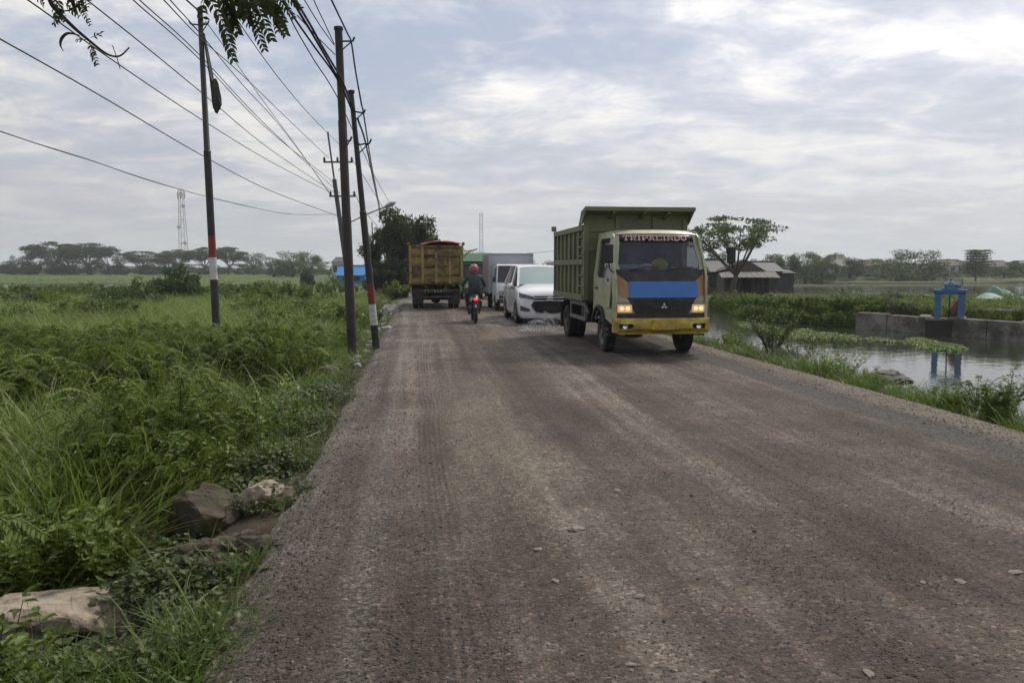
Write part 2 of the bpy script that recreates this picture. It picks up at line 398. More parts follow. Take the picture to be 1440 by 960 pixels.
    L(t, hh, b.inputs['Height']); L(t, b.outputs[0], p.inputs['Normal'])
    return m
def build_road():
    ss = [-14.0, -9, -5, -3, -1]
    s = .6
    while s < 420: ss.append(s); s += max(.05, s*.012)
    NT = 96; vs = []; uvs = []
    for s in ss:
        for k in range(NT+1):
            T = TL-.06+(TR-TL+.12)*k/NT
            ed = 0
            if k == 0: ed = -abs(nz(s, 0, .9))*.16-.06*nz(s, 0, 4)
            if k == NT: ed = abs(nz(s, 7, .9))*.16
            x, y = to_xy(s, T+ed); z = road_z(s, T)
            if k in (0, NT): z = -.13
            vs.append((x, y, z)); uvs.append((T, s))
    W_ = NT+1; fs = [(j*W_+i, j*W_+i+1, (j+1)*W_+i+1, (j+1)*W_+i) for j in range(len(ss)-1) for i in range(NT)]
    m = MB(); m.v = vs; m.f = fs; o = m.build('road', road_mat(), smooth=True, fix=False)
    ul = o.data.uv_layers.new(name='UVMap')
    fl = []
    for lp in o.data.loops: fl += uvs[lp.vertex_index]
    ul.data.foreach_set('uv', fl)
    tag(o, kind='structure')
build_road()

def water_mat():
    m = bpy.data.materials.new('pond water'); m.use_nodes = True; t = m.node_tree; p = t.nodes['Principled BSDF']
    p.inputs['Base Color'].default_value = (.028, .036, .022, 1); p.inputs['Roughness'].default_value = .05; p.inputs['IOR'].default_value = 1.33
    p.inputs['Specular IOR Level'].default_value = .75
    g = N(t, 'ShaderNodeNewGeometry'); mp_ = N(t, 'ShaderNodeMapping'); L(t, g.outputs['Position'], mp_.inputs[0]); mp_.inputs['Scale'].default_value = (.8, 1.6, 1)
    b = N(t, 'ShaderNodeBump'); b.inputs['Strength'].default_value = .06; b.inputs['Distance'].default_value = .1
    L(t, noi(t, mp_.outputs[0], 2.2, 3, .5), b.inputs['Height']); L(t, b.outputs[0], p.inputs['Normal']); return m
m_ = MB(); m_.v = [(-900, -60, WATER), (900, -60, WATER), (900, 240, WATER), (-900, 240, WATER)]; m_.f = [(0, 1, 2, 3)]
tag(m_.build('pond_water', water_mat(), fix=False), kind='structure')
HAZE = True
# ---------------------------------------------------------------- buildings, channel wall, gate
concrete = mat('weathered concrete', (.24, .225, .205), .9, var=.2, vs=3, dirt=(.06, .056, .045), ds=1.4, dthr=(.38, .58), bump=.4, bs=12)
def channel_wall(label, pts, th, top, bot=-1.3):
    root = empty('channel_wall', (pts[0][0], pts[0][1], 0), label, 'concrete wall'); o = Vector((pts[0][0], pts[0][1], 0))
    P = [Vector((a, b, 0))-o for a, b in pts]
    for a, b in zip(P, P[1:]):
        n_ = max(1, round((b-a).length/1.4))
        for k in range(n_):
            p, q = a.lerp(b, k/n_+.004), a.lerp(b, (k+1)/n_-.004); d = (q-p).normalized(); nn = Vector((-d.y, d.x, 0)); dz = random.Random(k*7+int(p.x*10)).uniform(-.03, .03)
            m = MB(); m.add([p+Vector((0, 0, bot)), q+Vector((0, 0, bot)), q+nn*th+Vector((0, 0, bot)), p+nn*th+Vector((0, 0, bot)), p+nn*.06+Vector((0, 0, top+dz)), q+nn*.06+Vector((0, 0, top+dz)), q+nn*th+Vector((0, 0, top+dz)), p+nn*th+Vector((0, 0, top+dz))],
                            [(3, 2, 1, 0), (4, 5, 6, 7), (0, 1, 5, 4), (1, 2, 6, 5), (2, 3, 7, 6), (3, 0, 4, 7)])
            m.build('wall_section', concrete, root, bevel=.02)
    return root
wl = dp(1246, 455, 28.9); wm = dp(1311, 455, 27.0); wr0 = dp(1338, 455, 26.6); wr1 = dp(1440, 455, 24.4)
channel_wall('stained concrete channel wall left of the blue sluice gate', [(wl.x-.8, wl.y+.9), (wl.x, wl.y), (wm.x, wm.y), (wm.x+.85, wm.y+1.4)], .45, -.12)
channel_wall('stained concrete channel wall right of the blue sluice gate, overgrown on top', [(wr0.x+.85, wr0.y+1.4), (wr0.x, wr0.y), (wr1.x, wr1.y), (wr1.x+6, wr1.y-2.0)], .45, -.10)
def sluice():
    c = dp(1334.5, 440, 26.75); rz = math.radians(-30)
    root = empty('sluice_gate', (c.x, c.y, -.12), 'blue steel sluice gate frame standing over the gap in the channel wall', 'sluice gate', None, rz)
    bl = mat('faded blue steel paint', (.045, .135, .29), .55, var=.15, dirt=(.10, .08, .06), ds=3, dthr=(.6, .8)); bl2 = mat('pale blue steel paint', (.07, .20, .34), .55, var=.2, dirt=(.12, .1, .08), ds=5)
    for s_ in (-1, 1):
        m = MB(); m.b2(s_*.37-.02, s_*.37+.02, -.09, .09, -.02, .93); m.b2(s_*.37-.10, s_*.37+.10, -.10, -.085, -.02, .93); m.b2(s_*.37-.10, s_*.37+.10, .085, .10, -.02, .93); m.build('post', bl, root, bevel=.004)
    m = MB(); m.b2(-.54, .54, -.13, .13, .93, 1.03); m.b2(-.50, .50, -.10, -.07, .85, .93); m.build('crossbeam', bl, root, bevel=.008)
    m = MB(); m.b2(-.26, .26, -.14, .14, 1.03, 1.10); m.b2(-.20, .20, -.12, .12, 1.10, 1.25); m.lathe([(1.25, .12), (1.30, .10), (1.34, .05)], 'z', n=14); m.b2(.20, .34, -.06, .06, 1.08, 1.22); gb = m.build('gearbox', bl2, root, bevel=.02)
    m = MB(); R = .17; c_ = Vector((.36, 0, 1.36)); m.tube([c_+Vector((0, R*math.cos(a), R*math.sin(a))) for a in [2*PI*k/18 for k in range(19)]], .012, 6)
    for k in range(3): a = 2*PI*k/3; m.bar(c_, c_+Vector((0, R*math.cos(a), R*math.sin(a))), .014)
    m.tube([(.28, 0, 1.16), (.36, 0, 1.36)], .015, 6); m.build('handwheel', bl2, gb)
    m = MB(); m.tube([(-.30, 0, 1.1), (-.18, -.02, 1.42), (.30, -.02, 1.45), (.46, 0, 1.05)], .014, 6); m.build('guard_rail', bl2, gb)
    m = MB(); m.tube([(0, 0, -.3), (0, 0, 1.44)], .022, 8)
    for k in range(24): m.lathe([(-.006, .022), (0, .028), (.006, .022)], 'z', (0, 0, -.2+k*.05), 8)
    m.build('lifting_screw', mat('greased steel', (.04, .035, .03), .5, .5), root)
    m = MB(); m.b2(-.72, .16, -.06, -.02, -.95, -.02); m.build('gate_leaf', mat('shaded gate plate', (.035, .028, .024), .8), root)  # flush plate kept dark, its colour carries the shade of the open gap
    m = MB(); m.b2(-.75, .55, -.14, .30, -.10, -.015); m.build('sill', concrete, root)
    m = MB(); m.blob((.30, .5, .28), (.22, .2, .34), 5, .3, 2); m.build('debris', mat('rust red debris', (.20, .07, .045), .9), root)
sluice()
def pipe():
    a, b = dp(1376, 436, 27.5), dp(1437, 434, 26.0); m = MB(); a.z = .06; b.z = .10
    d = (b-a).normalized(); m.tube([a, b], .13, 16, caps=False); m.tube([a, b], .10, 16, caps=False); m.tube([b-d*.12, b], .155, 16, caps=True)
    o = m.build('concrete_pipe', concrete, None, smooth=True, auto=40); tag(o, 'grey pipe lying on the bank behind the right part of the channel wall', 'pipe')
pipe()
def net(nm, label, x0, x1, yb, yt, D):
    m = MB(); a, b = dp(x0, yb, D), dp(x1, yb, D); h = dp(x0, yt, D).z; gz = ground_z((a.x+b.x)/2, D)
    def f(u, v):
        p = a.lerp(b, u); z = gz+(h-gz)*(math.sin(PI*min(.5, v*.5+.0))**.8)*(.75+.25*math.sin(u*11+D))*(.4+.6*math.sin(PI*min(1, max(0, u*.9+.08)))); return (p.x, p.y+(v-.5)*1.4, z+.06*noise.noise(Vector((p.x*2, v*3, D))))
    m.patch(26, 8, f, (0, 0, -.02)); tag(m.build('net_cover', mat('green pond netting', (.06, .19, .15), .6, var=.25, vs=3), None, smooth=True), label, 'netting')
net(0, 'green netting heaped on the bank right of the blue gate, larger lower heap', 1368, 1470, 430, 411, 36)
net(1, 'small blue green netting bundle behind the larger netting heap', 1396, 1424, 412, 401, 48)
net(2, 'scrap of green netting beside the bamboo hut', 1083, 1102, 420, 411, 49)

def hut():
    c = dp(1050, 415, 50); gz = -.34
    root = empty('bamboo_hut', (c.x, c.y, gz), 'dark bamboo hut with a pale sheet awning under the umbrella shaped tree', 'hut', None, math.radians(-4))
    wd = mat('dark weathered wood', (.06, .05, .042), .9, var=.35, vs=4); sheet = mat('pale asbestos sheet', (.21, .20, .195), .8, var=.2, vs=3, dirt=(.2, .19, .17)); th = mat('old dark thatch', (.075, .062, .055), .95, var=.35, vs=6, bump=.6)
    m = MB(); m.b2(-2.0, 1.75, 0, 2.6, .1, 1.9); m.build('wall', wd, root)
    for k in range(16):
        x = -1.95+k*.245; m = MB(); m.b2(x, x+.22, -.04, -.005, .12+.02*(k % 3), 1.75); m.build('plank', wd, root)
    for x in (-2.1, -.9, .3, 1.15, 1.95): m = MB(); m.tube([(x, -.75, -.2), (x+.02, -.75, 1.62)], .04, 6); m.build('post', wd, root)
    for k in range(9):
        x0 = -2.5+k*.56; m = MB(); m.patch(6, 2, lambda u, v: (x0+.54*u, -1.05+1.35*v, 1.60+.42*v+.025*math.sin(u*PI*4)+.008*(k % 2)), (0, 0, -.015)); m.build('roof_sheet', sheet, root)
    m = MB(); m.poly([[(-2.2, 1.98), (1.9, 1.98), (1.5, 2.2), (.35, 2.85), (-.1, 2.95), (-.6, 2.8), (-1.9, 2.2)]], lambda x, z: (x, .30+(z-1.98)*.5, z), lambda x, z: (x, 2.9-(z-1.98)*.5, z)); m.build('roof', th, root)
    m = MB(); m.b2(-.45, .35, -.055, -.042, .15, 1.55); m.build('door', mat('doorway shade black', (.012, .011, .01), .9), root)  # solid slab; the dark of an open doorway is put into its colour
    root.scale = (.76, .9, .88)
hut()
def shed(label, px0, px1, D, ztop, zeave, zb, rmat, wmat, name='house', hip=.6, ry=3.0, nsheet=0, wins=2, cat='house'):
    a, b = dp(px0, 380, D), dp(px1, 380, D); w_ = b.x-a.x; gz = ground_z((a.x+b.x)/2, D) if zb is None else zb
    root = empty(name, ((a.x+b.x)/2, D, gz), label, cat); H = w_/2; e = zeave-gz; t = ztop-gz
    m = MB(); m.b2(-H*.94, H*.94, 0, ry*2, -.6, e); wo_ = m.build('wall', wmat, root)
    m = MB(); m.add([(-H, -.5, e-.1), (H, -.5, e-.1), (H*hip, ry, t), (-H*hip, ry, t), (-H, ry*2+.5, e-.1), (H, ry*2+.5, e-.1)], [(0, 1, 2, 3), (3, 2, 5, 4), (0, 3, 4), (1, 5, 2), (0, 4, 5, 1)]); ro = m.build('roof', rmat, root)
    m = MB(); m.bar((-H*hip, ry, t+.03), (H*hip, ry, t+.03), .22, .12); m.build('ridge', rmat, ro)
    for k in range(wins):
        x = -H*.8+1.6*H*(k+.5)/wins; m = MB(); m.b2(x-.45, x+.45, -.05, -.005, e*.35, e*.78); wn = m.build('window', mat('dark window', (.02, .022, .025), .2), wo_)
    return root
slate = mat('grey sheet roof', (.075, .08, .09), .7, var=.15, vs=1); redt = mat('hazy red tile roof', (.085, .06, .06), .85, var=.25, vs=1); pw = mat('grey plaster wall', (.26, .25, .24), .9); pale = mat('pale plaster wall', (.42, .42, .42), .9); wood = MATS['dark weathered wood']  # tile red is dulled: distance haze is put into its colour
shed('long open shed with two pale roof panels right behind the bamboo hut', 1056, 1102, 66, 2.25, 1.5, None, slate, wood, ry=2.5, hip=.97, name='shed', cat='shed')
shed('low dark roofed shed right of the one with pale roof panels', 1076, 1118, 74, 1.55, 1.3, None, mat('dark sheet roof', (.10, .10, .11), .8), wood, ry=2, hip=.97, name='shed', cat='shed')
shed('grey roofed hut left of the umbrella shaped tree, close to the truck mirror', 996, 1032, 58, 2.35, 1.5, None, slate, wood, ry=2, hip=.9, name='shed', cat='shed')
shed('house with a bluish grey roof between the far trees right of the sheds', 1168, 1205, 155, 4.4, 2.2, None, slate, pw, ry=4, wins=3)
shed('house with a red tile roof left of the broad grey green tree', 1208, 1262, 170, 3.5, 2.3, None, redt, pw, ry=4, wins=3)
shed('long house with a dull red roof between the broad tree and the layered tree', 1318, 1372, 175, 3.7, 2.4, None, redt, pale, ry=4, wins=4)
shed('house with a dull red roof right of the layered tree', 1386, 1436, 180, 3.5, 2.2, None, redt, pw, ry=4, wins=3)
shed('bright blue roadside shed in the field beyond the leaning pole', 472, 514, 105, 2.05, .75, None, mat('bright blue sheet', (.03, .20, .50), .5, var=.15), mat('bright blue wall', (.035, .19, .48), .6, var=.15), ry=2, hip=.97, wins=2, name='shed', cat='shed')
shed('blue shed with dark openings right of the leaning rusty pole', 515, 532, 98, 1.75, .9, None, MATS['bright blue sheet'], mat('dark blue wall', (.03, .10, .28), .7), ry=2, hip=.97, wins=2, name='shed', cat='shed')
shed('two storey pale house behind the blue sheds', 466, 484, 170, 4.1, 3.2, None, slate, pale, ry=3, hip=.8, wins=2)

# ---------------------------------------------------------------- poles and cables
def twop(px0, y0, px1, y1, D, zb=None):
    b = dp(px1, y1, D); t = dp(px0, y0, D); return b, t
polem = mat('dark iron pole paint', (.026, .024, .027), .6, var=.3, vs=3, dirt=(.06, .042, .034), ds=2.5)
rustm = mat('rusty pole', (.036, .027, .026), .75, var=.35, vs=4, dirt=(.065, .036, .024), ds=2, dthr=(.5, .75))
redb = mat('red paint band', (.27, .025, .025), .6, dirt=(.09, .04, .035), ds=6, dthr=(.44, .62)); whb = mat('white paint band', (.62, .64, .68), .6, dirt=(.28, .26, .24), ds=6, dthr=(.44, .66))
def pole(label, b, t, r0, r1, m_, bands=None, extra=None, name='utility_pole'):
    root = empty(name, b, label, 'utility pole', None); T = t-b
    bb = Vector((0, 0, -.6))
    if bands:                       # fractions along the pole: black, white, red
        f = [0]+bands; ms = [polem, whb, redb, m_]
        f = f+[1.0]
        for k in range(4):
            p0 = T*f[k] if k else T*0-T.normalized()*.6; p1 = T*f[k+1]; q0 = r0+(r1-r0)*f[k]; q1 = r0+(r1-r0)*f[k+1]
            mm_ = MB()
            if k == 3:
                st_ = f[3]+(1-f[3])*.38; pc = T*st_; mm_.tube([p0, pc], [q0, q0*.97], 14); mm_.tube([pc, pc+T*.004, p1], [q0*1.1, q0*.82, q1*.82], 14)
            else: mm_.tube([p0, p1], [q0+.001*(k % 2), q1+.001*(k % 2)], 14)
            mm_.build(['pole_foot', 'painted_band', 'painted_band', 'shaft'][k], ms[k], root, smooth=True, auto=40)
    else:
        mm_ = MB(); mm_.tube([-T.normalized()*.6, T*.42, T*.425, T*.72, T*.725, T], [r0, r0, r0*.92, r0*.90, r1, r1], 14); mm_.build('shaft', m_, root, smooth=True, auto=40)
    c = MB(); c.tube([T, T+T.normalized()*.05], [r1*1.25, r1*1.2], 12); c.build('cap', m_, root)
    return root, T
def bracket(root, at, d, l=.35, m_=None):
    m = MB(); at = Vector(at); d = Vector(d).normalized(); m.tube([at, at+d*l], .018, 6); m.tube([at+Vector((0, 0, -.22)), at+d*l*.95], .013, 6); m.tube([at+d*l, at+d*(l+.04)+Vector((0, 0, .08))], .02, 6)
    return m.build('bracket', m_ or polem, root)
b1, t1 = dp(304, 456, 20.0), dp(281, 15, 20.0)
P1, T1 = pole('tall black pole with red and white bands standing in the grass', b1, t1, .105, .075, polem, [.148, .220, .290])
for s_ in (-1, 1): bracket(P1, T1*.955, (s_, -.4, .0), .24)
m = MB()
for k in range(5):
    q = .03*k; m.tube(spline([T1*.93+Vector((.08, 0, 0)), T1*.80+Vector((.20+q*.2, -.05+q, 0)), T1*.715+Vector((.42-q, -.06+q, 0)), T1*.70+Vector((.34-q, .02, 0)), T1*.80+Vector((.16, .03, 0)), T1*.93+Vector((.06, 0, 0))], 6), .018, 5)
m.blob(T1*.735+Vector((.33, 0, 0)), (.12, .10, .42), 4, .2, 2); m.build('cable_coil', mat('black cable', (.018, .018, .02), .6), P1)
b2_, t2 = dp(495, 490, 15.6), dp(476, 42, 15.6)
P2, T2 = pole('thick rusty brown pole, nearest to the road edge on its left', b2_, t2, .098, .078, rustm)
bracket(P2, T2*.965, (1, -.2, -.05), .30, rustm); bracket(P2, T2*.66, (1, -.3, .0), .16, rustm)
b3, t3 = dp(529, 487, 16.1), dp(494, 131, 16.1)
P3, T3 = pole('shorter leaning black pole with red and white bands at the road edge', b3, t3, .080, .062, polem, [.087, .171, .255])
bracket(P3, T3*.80, (1, -.2, .1), .30); bracket(P3, T3*.93, (1, -.2, -.2), .24)
# crossarm pole in the distance, with the street lamp on it
b4, t4 = dp(493, 418, 44), dp(461, 187, 44)
P4, T4 = pole('far pole with two crossarms leaning behind the rusty pole', b4, t4, .14, .05, mat('grey pole', (.07, .065, .07), .7))
for fr, x0, x1 in ((228, 455, 496), (276, 463, 500)):
    a = dp(x0, fr, 43.8)-b4; b = dp(x1, fr, 43.8)-b4
    m = MB(); m.bar(a, b, .09, .09); m.bar(a.lerp(b, .75), a.lerp(b, .5)+Vector((0, 0, -.5)), .03); co_ = m.build('crossarm', MATS['grey pole'], P4)
    for u in ((.03, .48, .97) if fr == 228 else (.05, .95)):
        p = a.lerp(b, u); q = MB(); q.lathe([(.04, .03), (.10, .09), (.14, .05), (.19, .085), (.23, .04), (.27, .055), (.30, .01)], 'z', p, 10); q.build('insulator', mat('dark insulator', (.04, .03, .03), .3), co_)
la = dp(486, 316, 43.7)-b4; lb_ = dp(542, 291, 43.7)-b4
m = MB(); m.tube(spline([la, la.lerp(lb_, .5)+Vector((0, 0, .05)), lb_], 6), .035, 8); am = m.build('lamp_arm', MATS['grey pole'], P4)
m = MB(); d_ = (lb_-la).normalized(); m.tube([lb_-d_*.05, lb_+d_*.1, lb_+d_*.45, lb_+d_*.68], [.05, .12, .14, .03], 10); m.build('lamp_head', mat('lamp head grey', (.25, .26, .28), .5), am, smooth=True)
b5, t5 = dp(526, 396, 92), dp(523, 313, 92)
P5, T5 = pole('thin distant pole at the left of the dark roadside trees', b5, t5, .10, .07, MATS['grey pole'])
b6, t6 = dp(547, 398, 88), dp(541, 320, 88)
P6, T6 = pole('distant pole standing among the dark roadside trees', b6, t6, .11, .08, MATS['grey pole'])
m = MB(); m.bar(dp(531, 324, 87.8)-b6, dp(547, 322, 87.8)-b6, .1); m.build('crossarm', MATS['grey pole'], P6)
cable = mat('black cable', (.018, .018, .02), .6)
def wire(label, pts, r=.012, n=8, cat='cable', name='power_cable', twist=0):
    P = [dp(x, y, d) for x, y, d in pts]; o = P[0].copy(); S = [p-o for p in spline(P, n)]
    m = MB()
    if twist:
        for q in range(2): m.tube([p+Vector((r*1.15*(2*q-1), 0, r*.5*math.sin(k*.5+q))) for k, p in enumerate(S)], r, 6)
    else: m.tube(S, r, 6)
    ob = m.build(name, cable, None, smooth=True); ob.location = o; tag(ob, label, cat, 'overhead cables'); return ob
G = 44
wire('lowest sagging cable, from the left edge past the lattice tower to the far crossarm pole', [(-60, 162, 15), (0, 185, 17), (128, 226, 21), (255, 267, 27), (380, 297, 36), (430, 302, 41), (478, 301, G)], .010, 14, twist=1)
wire('second lowest cable, entering halfway up the left edge', [(-60, 22, 11), (0, 55, 12.5), (140, 134, 17), (285, 219, 25), (380, 268, 34), (478, 305, G)], .014, 12)
wire('cable that runs behind the pod and twig of the overhanging branch', [(-40, -50, 10), (43, 3, 12), (160, 86, 16), (283, 168, 23), (380, 227, 33), (463, 270, G)], .013, 10)
wire('cable crossing the first pole just below its coil', [(60, -50, 11), (122, 0, 13), (200, 62, 16), (283, 130, 21), (380, 210, 32), (476, 275, G)], .013, 10)
wire('left one of the pair of cables crossing above the coil', [(140, -50, 12), (187, 0, 14), (280, 83, 20), (380, 185, 30), (470, 257, G)], .013, 10)
wire('right one of the pair of cables crossing above the coil', [(148, -50, 12.3), (196, 0, 14.3), (280, 77, 20.3), (378, 180, 30.2), (478, 272, G)], .013, 10)
wire('cable passing just under the top of the first pole, left of its twin', [(190, -40, 12), (230, 0, 14), (283, 55, 19), (340, 105, 24), (400, 163, 33), (462, 222, G)], .013, 10)
wire('cable passing at the top of the first pole, right of its twin', [(198, -50, 12.2), (239, 0, 14.2), (283, 49, 19.2), (340, 118, 25), (400, 185, 33), (466, 274, G)], .013, 10)
wire('thick cable that ends at the top of the first pole', [(235, -25, 17.5), (262, 0, 18.5), (280, 16, 19.9)], .022, 6)
wire('thin drop cable between the first pole and the lower far crossarm', [(289, 30, 20), (330, 86, 23), (378, 153, 29), (420, 210, 37), (463, 272, G)], .011, 10)
wire('cable coming down from the hanging leaves to the upper far crossarm', [(300, -30, 14), (345, 45, 17), (400, 120, 24), (440, 166, 33), (479, 205, G)], .012, 10)
wire('thick bundled cable coming over from behind, nearest the rusty pole', [(395, -40, 10.5), (414, 0, 11.3), (445, 55, 12.8), (475, 106, 14.5), (497, 156, 16.0)], .022, 8, twist=1)
wire('thick cable just left of the bundled one', [(380, -40, 10.5), (404, 10, 11.6), (440, 63, 13), (472, 108, 14.5), (497, 158, 16.1)], .018, 8)
wire('thin cable passing left of the thick bundle', [(385, -40, 10.2), (408, 25, 11.8), (440, 82, 13.2), (475, 138, 15.2), (510, 212, 22), (545, 280, 38), (600, 372, 88)], .011, 8)
wire('thin cable ending at the upper side of the rusty pole', [(405, -40, 11), (428, 0, 12.2), (450, 36, 13.8), (470, 64, 15.5)], .010, 8)
wire('thin cable ending lower on the side of the rusty pole', [(418, 22, 11.8), (446, 52, 13.4), (471, 77, 15.5)], .010, 8)
wire('thin cable right of the one ending at the upper side of the rusty pole', [(425, -40, 11), (441, 0, 12.4), (457, 34, 14), (470, 62, 15.5)], .010, 8)
wire('cable hanging from the bracket of the rusty pole to the leaning pole and the trees', [(452, -30, 12), (466, 0, 13), (488, 46, 15.4), (494, 60, 15.7), (500, 100, 15.8), (508, 145, 16), (512, 165, 18), (524, 240, 27), (536, 300, 50), (543, 333, 85)], .018, 8)
wire('thick cable from the shoulder of the leaning pole down to the trees', [(503, 167, 16.1), (515, 205, 20), (528, 268, 32), (541, 330, 85)], .022, 8)
wire('thin cable from the far upper crossarm to the distant trees', [(495, 224, G), (520, 262, 54), (550, 312, 76), (562, 340, 95)], .02, 8)
wire('thin cable from the far lower crossarm to the distant pole', [(499, 272, G), (512, 296, 56), (534, 322, 88)], .02, 8)
wire('faint thin cable far off between the small van and the mast', [(650, 352, 95), (700, 357, 95), (745, 356, 90), (800, 350, 85)], .02, 8)

# ---------------------------------------------------------------- lattice masts
def lattice(label, px, ytop, ybase, D, w0, w1, n, m_, ant=True):
    b = dp(px, ybase, D); t = dp(px, ytop, D); H = t.z-b.z; root = empty('lattice_mast', b, label, 'mast')
    def c(k, i):
        q = k/n; w_ = (w0+(w1-w0)*q)/2; sx_, sy_ = ((-1, -1), (1, -1), (1, 1), (-1, 1))[i % 4]; return Vector((sx_*w_, sy_*w_, H*q))
    for i in range(4):
        m = MB(); m.bar(c(0, i), c(n, i), .20 if w0 > 2 else .13); m.build('leg', m_[0], root)
    for k in range(n):
        m = MB()
        for i in range(4): m.bar(c(k, i+k % 2), c(k+1, i+1-k % 2), .075); m.bar(c(k+1, i), c(k+1, i+1), .085)
        m.build('bracing', m_[(k//2) % len(m_)], root)
    if ant:
        for i in range(6):
            a = 2*PI*i/6; m = MB(); m.box((1.5*math.cos(a), 1.5*math.sin(a), H*.93), (.5, .4, 2.6)); m.bar((0, 0, H*.93), (1.5*math.cos(a), 1.5*math.sin(a), H*.93), .15); m.build('antenna', m_[0], root)
        for k, z in enumerate((.80, .55, .36)): m = MB(); m.lathe([(-.3, .2), (0, .8), (.2, .8)], 'y', (1.2*(-1)**k, -1.2, H*z), 12); m.build('dish', m_[0], root)
lattice('pale lattice telecom mast above the trees at the left', 259.5, 266, 384, 330, 3.3, 1.5, 11, [mat('mast grey', (.50, .51, .54), .6), mat('mast red', (.40, .22, .22), .6)])
lattice('thin lattice mast behind the vehicles in the middle', 677, 300, 380, 300, 1.5, 1.2, 15, [MATS['mast grey'], mat('mast dark', (.25, .24, .27), .6)], False)
# ---------------------------------------------------------------- vehicles
rubber = mat('tyre rubber', (.022, .021, .021), .85, var=.3, dirt=(.10, .085, .07), ds=5, dthr=(.5, .75), bump=.3)
black = mat('black plastic', (.022, .022, .024), .55, dirt=(.08, .07, .06), ds=6, dthr=(.5, .8))
steel = mat('dark chassis steel', (.03, .028, .028), .7, .2, dirt=(.09, .07, .055), ds=4)
rimgrey = mat('dusty wheel rim', (.16, .15, .14), .55, .4, dirt=(.07, .06, .05), ds=7)
chrome = mat('chrome', (.7, .7, .7), .18, 1.0, var=.02)
glassd = glass('cab glass', (.045, .055, .078), .45)
glasst = glass('tinted glass', (.02, .025, .035), .12)
def wheel(parent, x, y, r=.39, w_=.22, side=1, hub=rimgrey, name='wheel', dish=.5, n=28):
    # side: +1 outer face towards +x
    h = MB(); o = side*w_/2
    h.lathe([(o*.2, .001), (o*.75, .08), (o*1.02, .075), (o*1.05, .001)], c=(0, 0, 0), n=12)
    for k in range(5):
        a = 2*PI*k/5; h.box((o*.55, math.cos(a)*.11, math.sin(a)*.11), (.03, .03, .03))
    wo_ = h.build(name, hub, parent); wo_.location = (x, y, r)
    t = MB(); R = r
    prof = [(-.48, .60), (-.5, .75), (-.49, .90), (-.42, .975), (-.30, 1.0), (-.27, .965), (-.22, .965), (-.19, 1.0), (-.04, 1.0), (-.03, .965), (.03, .965), (.04, 1.0), (.19, 1.0), (.22, .965), (.27, .965), (.30, 1.0), (.42, .975), (.49, .90), (.5, .75), (.48, .60)]
    t.lathe([(a*w_, q*R) for a, q in prof], n=n)
    t.build('tyre', rubber, wo_, smooth=True, auto=35)
    d = MB(); d.lathe([(-o*.9, R*.63), (o*.0, R*.55), (o*.2, R*.20), (o*.15, .001)], n=n); d.lathe([(o*.96, R*.62), (o*.9, R*.58), (o*dish, R*.52), (o*.25, R*.34), (o*.45, R*.2)], n=n)
    for k in range(8):
        a = 2*PI*k/8; d.box((o*.42, math.cos(a)*R*.42, math.sin(a)*R*.42), (.012, R*.09, R*.09))
    d.build('rim', hub, wo_, smooth=True, auto=35)
    return wo_

